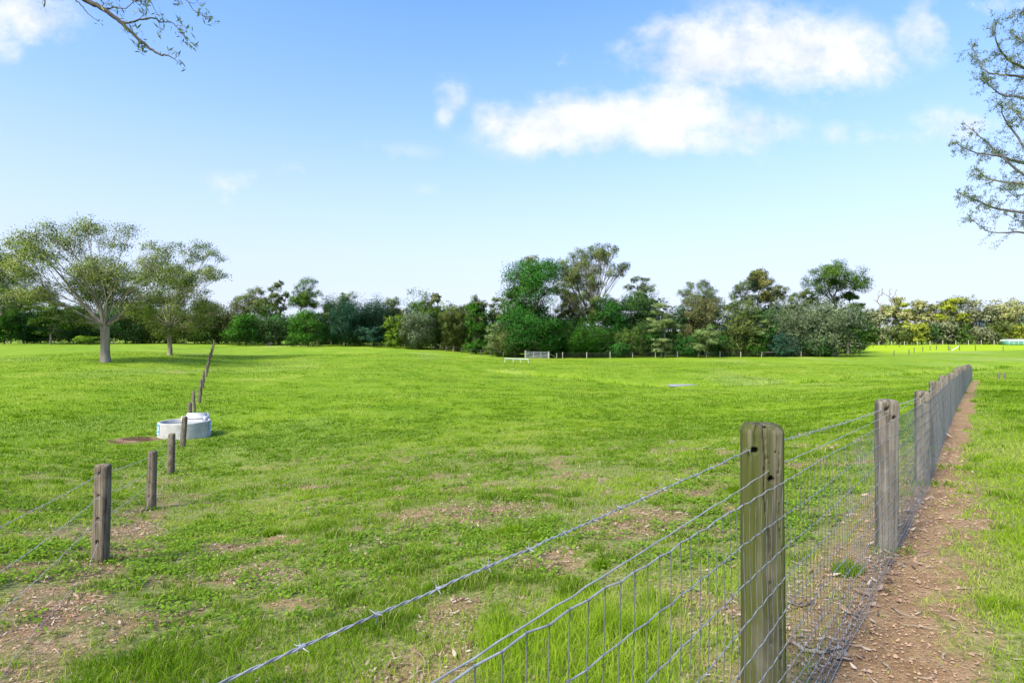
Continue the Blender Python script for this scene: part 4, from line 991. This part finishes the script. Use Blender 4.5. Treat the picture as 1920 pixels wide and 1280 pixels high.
# the two big spreading trees on the left
ptree(198, 60, 402, 300, 'spread', 'field', B1, 101, 'big spreading tree with a thick pale trunk and wide open crown, nearest on the left', 'spreading_tree', 'large paddock trees', r0=.42, leaf=.15, c0=.12, dens=.62, lean=-.12)
ptree(318, 75, 447, 205, 'spread', 'field', B1, 102, 'second open-crowned tree with a whitish forked trunk just right of and behind the biggest one', 'spreading_tree', 'large paddock trees', r0=.26, leaf=.16, c0=.10, dens=.5, lean=.12)
G1 = 'trees behind the left part of the paddock'
T = [
 (-6,115,462,120,'gum','pale',B1,1,'pale airy gum cut by the left edge of the picture','gum_tree'),
 (45,128,525,110,'gum','grey',B1,2,'grey green gum with pale stem behind the left edge of the biggest spreading tree','gum_tree'),
 (8,124,585,70,'dense','bright',B3,3,'low dark green bush at the far left end of the tree line','bush'),
 (95,118,553,78,'tier','mid',B2,4,'fresh green bushy tree left of the thick pale trunk','bushy_tree'),
 (50,130,590,80,'dense','deep',B3,5,'deep green rounded bush between the left edge and the fresh green tree','bush'),
 (150,130,575,90,'dense','dark',B3,6,'dark round tree directly behind the thick pale trunk on its left','bushy_tree'),
 (165,116,628,50,'tier','lime',B2,7,'low yellow green shrub at the foot of the trees left of the thick pale trunk','shrub'),
 (235,128,570,100,'dense','dark',B3,8,'dark round tree behind the thick pale trunk on its right','bushy_tree'),
 (290,132,575,100,'weep','olive',B2,9,'olive drooping tree behind the gap between the two spreading trees','drooping_tree'),
 (345,128,585,80,'olive','olive',B2,10,'olive bush directly behind the whitish forked trunk','bush'),
 (385,130,592,70,'olive','mid',B2,12,'mid green bush between the whitish forked trunk and the far end of the left fence','bush'),
 (425,132,574,100,'olive','brown',B2,13,'brownish olive tree behind the far end of the left post fence','bushy_tree'),
 (478,142,538,92,'gum','gum',B1,14,'rounded gum with several pale stems standing above the brownish olive tree','gum_tree'),
 (462,124,590,74,'dense','bright',B3,15,'dark glossy green bush below the rounded several-stemmed gum','bush'),
 (520,128,600,84,'olive','dark',B3,16,'low dull dark bush left of the bright round bush','bush'),
 (523,140,527,46,'sparse','gum',B2,17,'tall thin gum between the several-stemmed gum and the dome-topped gum','gum_tree'),
 (574,136,523,86,'gum','mid',B2,18,'tall dome-topped gum above the bright round bush','gum_tree'),
 (578,120,584,76,'dense','bright',B3,19,'bright green round bush right under the dome-topped gum','bush'),
 (618,132,605,60,'dense','deep',B3,20,'low deep green bush just right of the bright round bush','bush'),
 (642,142,541,66,'sparse','gum',B2,21,'thin-leaved gum poking out behind the bluish green weeping tree','gum_tree'),
 (648,123,552,84,'weep','teal',B3,22,'bluish dark green weeping tree left of the layered bush','drooping_tree'),
 (700,128,556,92,'weep','teal',B3,23,'broad bluish dark tree behind the layered bush','drooping_tree'),
 (697,118,602,62,'tier','teal',B3,24,'low layered bluish green bush in front of the broad bluish tree','bush'),
 (738,134,556,60,'sparse','gum',B2,25,'thin gum top between the broad bluish tree and the silvery trees','gum_tree'),
 (741,117,594,48,'dense','lime',B2,26,'yellow green bush at the right foot of the bluish trees','bush'),
 (790,122,554,88,'olive','mid',B2,27,'mid green tree rising behind the silvery drooping tree','bushy_tree'),
 (783,115,580,70,'weep','grey',B2,28,'silvery green drooping tree near where the dark-post fence begins','drooping_tree'),
 (815,128,543,36,'sparse','bronze',B2,29,'twiggy half-bare top sticking out above the mid green tree','gum_tree'),
 (850,114,574,54,'weep','olive',B4,30,'dull drooping tree with brown hanging stems left of the tall leafy bush','drooping_tree'),
 (833,124,580,60,'dense','dark',B3,31,'dark tree squeezed behind the dull drooping tree','bushy_tree'),
 (892,111,570,52,'dense','bright',B3,32,'tall bright leafy bush between the drooping tree and the twiggy shrub','bush'),
 (890,126,551,52,'sparse','gum',B2,33,'gum top just above the tall bright leafy bush','gum_tree'),
 (935,128,552,42,'sparse','gum',B2,34,'slender gum in the gap left of the biggest dark tree','gum_tree'),
 (932,107,606,50,'olive','pale',B2,35,'feathery grey shrub at the left foot of the biggest dark tree','shrub'),
 (912,118,612,50,'dense','dark',B3,36,'dark low bush behind the feathery grey shrub','bush'),
]
G2 = 'trees of the dense cluster right of the gate'
T2 = [
 (1003,106,497,138,'dense','deep',B4,41,'biggest dark green tree with a reddish trunk, right behind the steel gate','large_tree'),
 (962,110,545,70,'dense','dark',B3,42,'dark shoulder of foliage forming a tree on the left of the biggest dark tree','bushy_tree'),
 (995,112,471,84,'gum','bronze',B2,43,'bronze-topped gum rising out of the biggest dark tree','gum_tree'),
 (950,104,612,60,'weep','olive',B2,44,'dull drooping bush left of the steel gate','bush'),
 (1110,116,447,148,'fan','gum',B1,45,'tallest gum with many upright limbs fanning out above the cluster','gum_tree'),
 (1065,118,540,60,'sparse','gum',B2,46,'thin gum between the biggest dark tree and the tallest gum','gum_tree'),
 (1200,124,510,66,'gum','grey',B1,47,'small pale gum just right of the tallest gum','gum_tree'),
 (1096,106,588,104,'weep','bright',B3,48,'green weeping bush below the tallest gum','bush'),
 (1055,110,600,60,'dense','deep',B3,49,'deep green bush just right of the steel gate','bush'),
 (1142,112,562,84,'dense','deep',B3,50,'deep green tree to the right below the tallest gum','bushy_tree'),
 (1196,116,553,110,'dense','dark',B3,51,'broad dark tree behind the grey layered tree','bushy_tree'),
 (1182,105,618,70,'olive','mid',B2,52,'olive green bush left of the grey layered tree','bush'),
 (1247,105,562,72,'tier','pale',B2,53,'pale grey green layered tree near the middle of the cluster','layered_tree'),
 (1240,104,628,50,'tier','pale',B2,54,'small pale bush in tiers at the foot of the grey layered tree','bush'),
 (1318,113,557,92,'olive','brown',B2,55,'brownish olive tree behind the small white-stemmed tree','bushy_tree'),
 (1280,116,580,60,'dense','dark',B3,56,'dark tree between the grey layered and the brownish olive tree','bushy_tree'),
 (1325,104,604,78,'tier','pale',B1,57,'small tree with twisted white stems and light green tips by the fence','white_stemmed_tree'),
 (1308,126,520,90,'gum','grey',B2,58,'grey gum top above the brownish olive tree','gum_tree'),
 (1388,108,567,84,'olive','olive',B2,59,'yellowish olive tree right of the white-stemmed tree','bushy_tree'),
 (1400,122,506,84,'gum','grey',B2,60,'tall greyish gum, left one of the tall pair','gum_tree'),
 (1436,118,499,78,'gum','bronze',B2,61,'tall brownish gum, right one of the tall pair','gum_tree'),
 (1425,107,582,52,'tier','pale',B2,62,'light green fluffy tree right of the yellowish olive tree','bushy_tree'),
 (1455,113,585,70,'dense','deep',B3,63,'deep green tree below the tall pair of gums','bushy_tree'),
 (1490,112,556,100,'weep','grey',B2,64,'grey green drooping tree left of the rounded end tree','drooping_tree'),
 (1505,124,543,70,'gum','gum',B2,65,'low gum top between the tall pair and the umbrella-crowned tree','gum_tree'),
 (1560,107,566,118,'olive','grey',B2,66,'rounded grey green tree at the right end of the cluster','bushy_tree'),
 (1612,108,638,44,'sparse','mid',B2,68,'loose leafy shrub at the very right end of the cluster','shrub'),
 (1590,118,548,64,'tier','mid',B2,69,'green layered tree just behind the rounded end tree','layered_tree'),
 (1165,104,640,50,'dense','deep',B3,70,'low deep green shrub below the olive bush','shrub'),
 (1290,106,630,60,'dense','deep',B3,71,'low deep green shrub left of the twisted white stems','shrub'),
 (1360,109,632,60,'dense','deep',B3,72,'low dark shrub under the yellowish olive tree','shrub'),
 (1412,108,632,60,'dense','bright',B3,73,'low green shrub under the light green fluffy tree','shrub'),
 (1470,107,628,70,'dense','teal',B3,74,'low bluish dark shrub under the grey green drooping tree','shrub'),
 (1530,108,630,70,'dense','deep',B3,75,'low deep green shrub beneath the rounded end tree','shrub'),
 (1022,107,625,60,'dense','deep',B3,76,'low dark shrub behind the right half of the steel gate','shrub'),
 (1112,107,630,60,'dense','deep',B3,77,'low dark shrub under the green weeping bush','shrub'),
 (1220,109,628,60,'dense','deep',B3,78,'low dark shrub just left of the small tiered pale bush','shrub'),
]
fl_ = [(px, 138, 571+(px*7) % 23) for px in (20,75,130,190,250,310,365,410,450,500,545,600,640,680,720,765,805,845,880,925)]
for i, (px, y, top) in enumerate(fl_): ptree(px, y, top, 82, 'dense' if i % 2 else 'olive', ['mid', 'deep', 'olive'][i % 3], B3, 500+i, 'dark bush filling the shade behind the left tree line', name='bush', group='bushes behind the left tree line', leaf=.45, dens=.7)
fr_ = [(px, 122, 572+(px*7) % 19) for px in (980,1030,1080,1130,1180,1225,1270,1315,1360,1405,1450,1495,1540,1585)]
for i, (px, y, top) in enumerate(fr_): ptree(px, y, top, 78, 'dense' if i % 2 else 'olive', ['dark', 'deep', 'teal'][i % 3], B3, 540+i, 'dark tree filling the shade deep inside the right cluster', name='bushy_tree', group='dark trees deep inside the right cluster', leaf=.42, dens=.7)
for t in T: ptree(*t[:9], name=t[9], group=G1)
for t in T2: ptree(*t[:9], name=t[9], group=G2)
# umbrella-crowned tree, its crown tiers kept apart from each other
ptree(1567, 117, 487, 122, 'gum', 'mid', B3, 167, 'tall umbrella-crowned tree with a forked dark trunk standing above the right end of the cluster', 'umbrella_tree', G2, c0=.42, dens=.8, r0=.28)
G3 = 'sunlit trees beyond the far right field'
ks = [('gum','gold'),('olive','sage'),('gum','gold'),('gum','sage'),('olive','gold'),('tier','yellow'),('gum','sage'),('olive','gold'),('gum','gold')]
far = [(1632,188,574,50,6,'nearest the cluster'),(1655,196,562,54,3,'under the bare white twigs'),(1682,190,553,58,0,'highest of the pale ones on the left half'),(1706,198,560,54,5,'with the most yellow leaves left of the middle'),
 (1728,188,562,52,2,'just right of the yellow one'),(1752,196,560,56,3,'grey one in the middle of the row'),(1778,188,557,58,5,'brightest yellow, right of the middle'),(1804,196,558,60,1,'broad grey green one'),
 (1832,190,560,60,6,'just left of the gap with the blue hills'),(1882,190,565,52,4,'just right of the gap with the blue hills'),(1908,196,560,60,0,'bronze tinted, next to the right edge'),(1940,190,566,60,7,'cut by the right edge of the picture')]
for i, (px, y, top, wd, k, lab) in enumerate(far):
    ptree(px, y, top, wd+10, ks[k][0], ks[k][1], B2 if i % 3 else B1, 300+i, 'pale sunlit far-row tree, '+lab, 'sunlit_tree', G3, c0=.16 if ks[k][0] == 'gum' else .05, leaf=.5, dens=1.15)
lows = [(1625,'left end of the row'),(1652,'under the bare white twigs'),(1684,'below the highest pale tree'),(1716,'below the leftmost yellow tree'),(1742,'with the darkest leaves, near the middle'),(1770,'left below the brightest yellow tree'),(1800,'right below the brightest yellow tree'),(1838,'left of the low green shelter'),(1868,'in front of the gap with the blue hills'),(1900,'above the pale roof of the low shelter'),(1932,'at the right edge')]
for i, (px, lab) in enumerate(lows):
    ptree(px, 183, 600+(i*7) % 17, 52, 'olive', ['mid', 'sage', 'olive', 'yellow', 'dark', 'sage'][i % 6], B2, 330+i, 'low far shrub, '+lab, 'shrub', 'shrubs under the far right trees', leaf=.5, dens=.8)
def snag(px, y, top, seed, label):
    x = PX(px, y); g = Hs(x, y); R = rng(seed); Ht = PZ(top, y)-g; root = thing('dead_tree', (x, y, g), label, 'dead tree', 'dead trees')
    pts = np.stack([R.normal(0, 1.3, 12), R.normal(0, 1, 12), R.uniform(.72, 1., 12)*Ht], 1)
    t = np.linspace(0, 1, 5)[:, None]; tr = np.concatenate([R.normal(0, .2, (5, 1))*t, 0*t, t*Ht*.7], 1)
    pos, par = skeleton(pts, tr, .3, R); wood(pos, par, .16, .035, 1.2, 5, M['bark_pale'], root)
snag(1650, 186, 540, 1, 'bare white dead tree sticking up at the left of the sunlit row'); snag(1672, 187, 540, 2, 'second bare dead tree just right of the first, above the highest pale tree')

# ------------------------------------------------------------------ overhanging foreground trees
def limb_tree(label, trunk, r0, limbs, seed, leafmatk, leaf, twig_len, twig_n, leaf_n, bark, hang=.35, ldens=1.):
    """limbs: list of (points in world, r at root, r at tip, start of twigs 0..1)"""
    R = rng(seed); base = np.array(trunk[0]); root = thing('gum_tree', tuple(base), label, 'tree', None)
    mb = MB().tube(smooth_line(np.array(trunk), 14)-base, np.linspace(r0, r0*.35, 14*(len(trunk)-1)+1), 12)
    LV, LQ, LT = [], [], []; cnt = 0
    for (P, ra, rb, st) in limbs:
        Q = smooth_line(np.array(P), 6); n = len(Q); rad = np.linspace(ra, rb, n); Q = Q+np.concatenate([[[0]*3], R.normal(0, rb*1.2, (n-2, 3)), [[0]*3]])
        mb.tube(Q-base, rad, 6, False)
        L = np.linalg.norm(np.diff(Q, axis=0), axis=1); cl = np.concatenate([[0], np.cumsum(L)])/L.sum(); d = np.gradient(Q, axis=0)
        A, B_, RA, RB = [], [], [], []
        nt_ = int(twig_n*L.sum()*(1-st))
        for j in range(nt_+1):
            u = st+(1-st)*R.random()**.8 if j else 1.
            p = np.array([np.interp(u, cl, Q[:, k]) for k in range(3)]); dd_ = np.array([np.interp(u, cl, d[:, k]) for k in range(3)]); dd_ /= np.linalg.norm(dd_)
            v = dd_*1.0+R.normal(0, .75, 3) if j else dd_; v /= np.linalg.norm(v); l = twig_len*R.uniform(.4, 1.3)*(1.15-.5*u)*(1 if j else .3); prev = p; r_ = max(rb*.8, .004)
            for s in range(4):
                v = v+R.normal(0, .28, 3)+np.array([0, 0, -hang*.25]); v /= np.linalg.norm(v); nx = prev+v*l/4
                A.append(prev); B_.append(nx); RA.append(r_*(1-.2*s)); RB.append(r_*(.8-.2*s))
                if R.random() < .55:
                    w2 = v+R.normal(0, .8, 3); w2 /= np.linalg.norm(w2); e = nx+w2*l*.25; A.append(nx); B_.append(e); RA.append(r_*.4); RB.append(r_*.25)
                    k = R.poisson(leaf_n*ldens); c = nx+(e-nx)*R.random((k, 1))*1.2+R.normal(0, leaf*.4, (k, 3)); LV.append(c)
                k = R.poisson(leaf_n*ldens*(.35+.3*s)); c = prev+(nx-prev)*R.random((k, 1))+R.normal(0, leaf*.42, (k, 3)); LV.append(c); prev = nx
        mb.segs(np.array(A)-base, np.array(B_)-base, np.array(RA), np.array(RB), 4)
    mb.build('trunk', bark, root, True)
    c = np.concatenate(LV)-base; n = len(c)
    V, q, t = leaf_quads(c, R, leaf, np.clip(R.normal(.5, .25, n), 0, 1), .55, .20, .2)
    mesh_obj('crown', V, [q], M['near_leaves'], root, attrs={'tint': t}); return root
def smooth_line(P, k):
    n = len(P)
    if n < 3: return np.stack([np.linspace(P[0][i], P[-1][i], k*(n-1)+1) for i in range(3)], 1)
    t = np.arange(n); u = np.linspace(0, n-1, k*(n-1)+1); out = []
    tg = np.gradient(P, axis=0); i = np.minimum(u.astype(int), n-2); s = (u-i)[:, None]
    return (2*s**3-3*s**2+1)*P[i]+(s**3-2*s**2+s)*tg[i]+(-2*s**3+3*s**2)*P[i+1]+(s**3-s**2)*tg[i+1]
def W3(px, py, y): return [PX(px, y), y, PZ(py, y)]
y = 16.5; xt = PX(2190, y); gt = Hs(xt, y)
rt = []
for pts, ra, st in [
  ([(2190,330),(2010,180),(1920,128),(1889,110),(1868,78),(1866,45)],.06,.45), ([(2190,330),(2010,190),(1920,146),(1875,140),(1845,130),(1822,84)],.06,.45),
  ([(2190,350),(2020,215),(1920,184),(1880,178),(1855,160),(1840,140)],.05,.45), ([(2190,260),(2050,100),(1960,40),(1925,22),(1900,30)],.06,.5),
  ([(2190,420),(2030,330),(1920,306),(1870,292),(1825,285),(1790,268)],.07,.4), ([(2190,420),(2030,340),(1935,335),(1880,295),(1845,262),(1810,234)],.06,.4),
  ([(2190,430),(2040,320),(1940,290),(1900,245),(1880,215),(1878,190)],.05,.45), ([(2190,470),(2040,380),(1920,345),(1885,342),(1850,333),(1832,318)],.06,.4),
  ([(2190,500),(2040,430),(1920,400),(1865,390),(1832,376),(1795,361)],.06,.4), ([(2190,520),(2040,460),(1925,437),(1885,436),(1855,434),(1818,409)],.05,.72),
  ([(2190,480),(2050,360),(1960,340),(1910,368),(1880,350)],.04,.4), ([(2190,400),(2060,260),(1970,240),(1920,225),(1900,205)],.045,.45),([(2190,520),(2060,420),(1960,400),(1915,415),(1885,400)],.04,.4),
  ([(2190,300),(2060,150),(1960,100),(1915,75),(1895,60)],.045,.45)]:
    R = rng(int(pts[1][1])); yo = R.uniform(-1.6, 1.6, len(pts)); yo[0] = 0
    rt.append(([W3(a, b, y+o) for (a, b), o in zip(pts, np.cumsum(yo)*.6)], ra, .006, st))
limb_tree('gum tree outside the right edge whose thin leafy branches hang into the sky', [(xt, y, gt), (xt-.2, y, gt+4), (xt+.1, y, PZ(330, y)), (xt-.1, y, PZ(-150, y))], .30, rt, 5, 'gum', .085, .62, 12, 5.2, M['bark_grey'])
y = 7.2
def Lm(pts, yo): return [W3(a, b, y+o) for (a, b), o in zip(pts, yo)]
xt = -10.5; gt = Hs(xt, 6.)
lt = [([[xt, 6., 6.2]]+Lm([(60,-70),(150,-6),(195,18),(230,45),(265,78),(295,100),(318,106),(334,116)], (-.2,0,0,.05,.1,.1,.1,.1)), .045, .0035, .80),
 (Lm([(230,45),(262,38),(290,34),(300,42),(320,42),(338,58),(354,84)], (.05,.1,.2,.2,.3,.3,.3)), .012, .003, .1),
 (Lm([(150,-6),(135,-12),(142,0),(152,10),(164,24),(180,37)], (0,0,0,0,0,0)), .011, .0035, .97),
 (Lm([(150,-6),(220,-18),(285,-10),(330,-8),(352,4),(366,22),(391,36)], (0,.3,.5,.5,.5,.5,.5)), .012, .003, .5),
 (Lm([(195,18),(215,14),(235,16),(262,-6)], (0,.1,.1,.1)), .01, .003, .2), (Lm([(220,-18),(250,2),(275,-4),(296,28)], (.3,.2,.2,.2)), .01, .003, .1),(Lm([(60,-70),(70,-30),(85,-8),(100,-4)], (-.2,0,0,0)), .012, .003, .3),
 (Lm([(248,62),(258,75),(262,88)], (.08,.08,.08)), .004, .002, 1.)]
limb_tree('gum tree outside the top left corner with one bare-tipped branch dipping into the sky', [(xt, 6., gt), (xt+.1, 6., 2.), (xt, 6., 6.2), (xt-.3, 6., 10.)], .26, lt, 9, 'gum', .085, .34, 7, 2.4, M['bark_dark'], .3, 1.)

# distant ridge, air haze put into its bluish base colour
def ridge():
    n = 160; X_ = np.linspace(-2500, 5200, n); Yr = 3600.; hh = 30+50*fbm(X_/900, X_*0, 8, 4)+205*np.exp(-((X_-PX(1872, 4100))/230)**2)
    V = np.concatenate([np.stack([X_, 0*X_+Yr, 0*X_-20], 1), np.stack([X_, 0*X_+Yr+500, hh*.0+hh], 1), np.stack([X_, 0*X_+Yr+1500, 0*X_-20], 1)])
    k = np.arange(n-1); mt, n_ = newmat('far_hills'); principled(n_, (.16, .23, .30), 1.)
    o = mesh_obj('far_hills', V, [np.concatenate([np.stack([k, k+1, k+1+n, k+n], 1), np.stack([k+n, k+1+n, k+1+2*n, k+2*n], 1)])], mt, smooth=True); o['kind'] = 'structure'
ridge()
print('leaves+all faces', sum(len(o.data.polygons) for o in S.objects if o.type == 'MESH'))
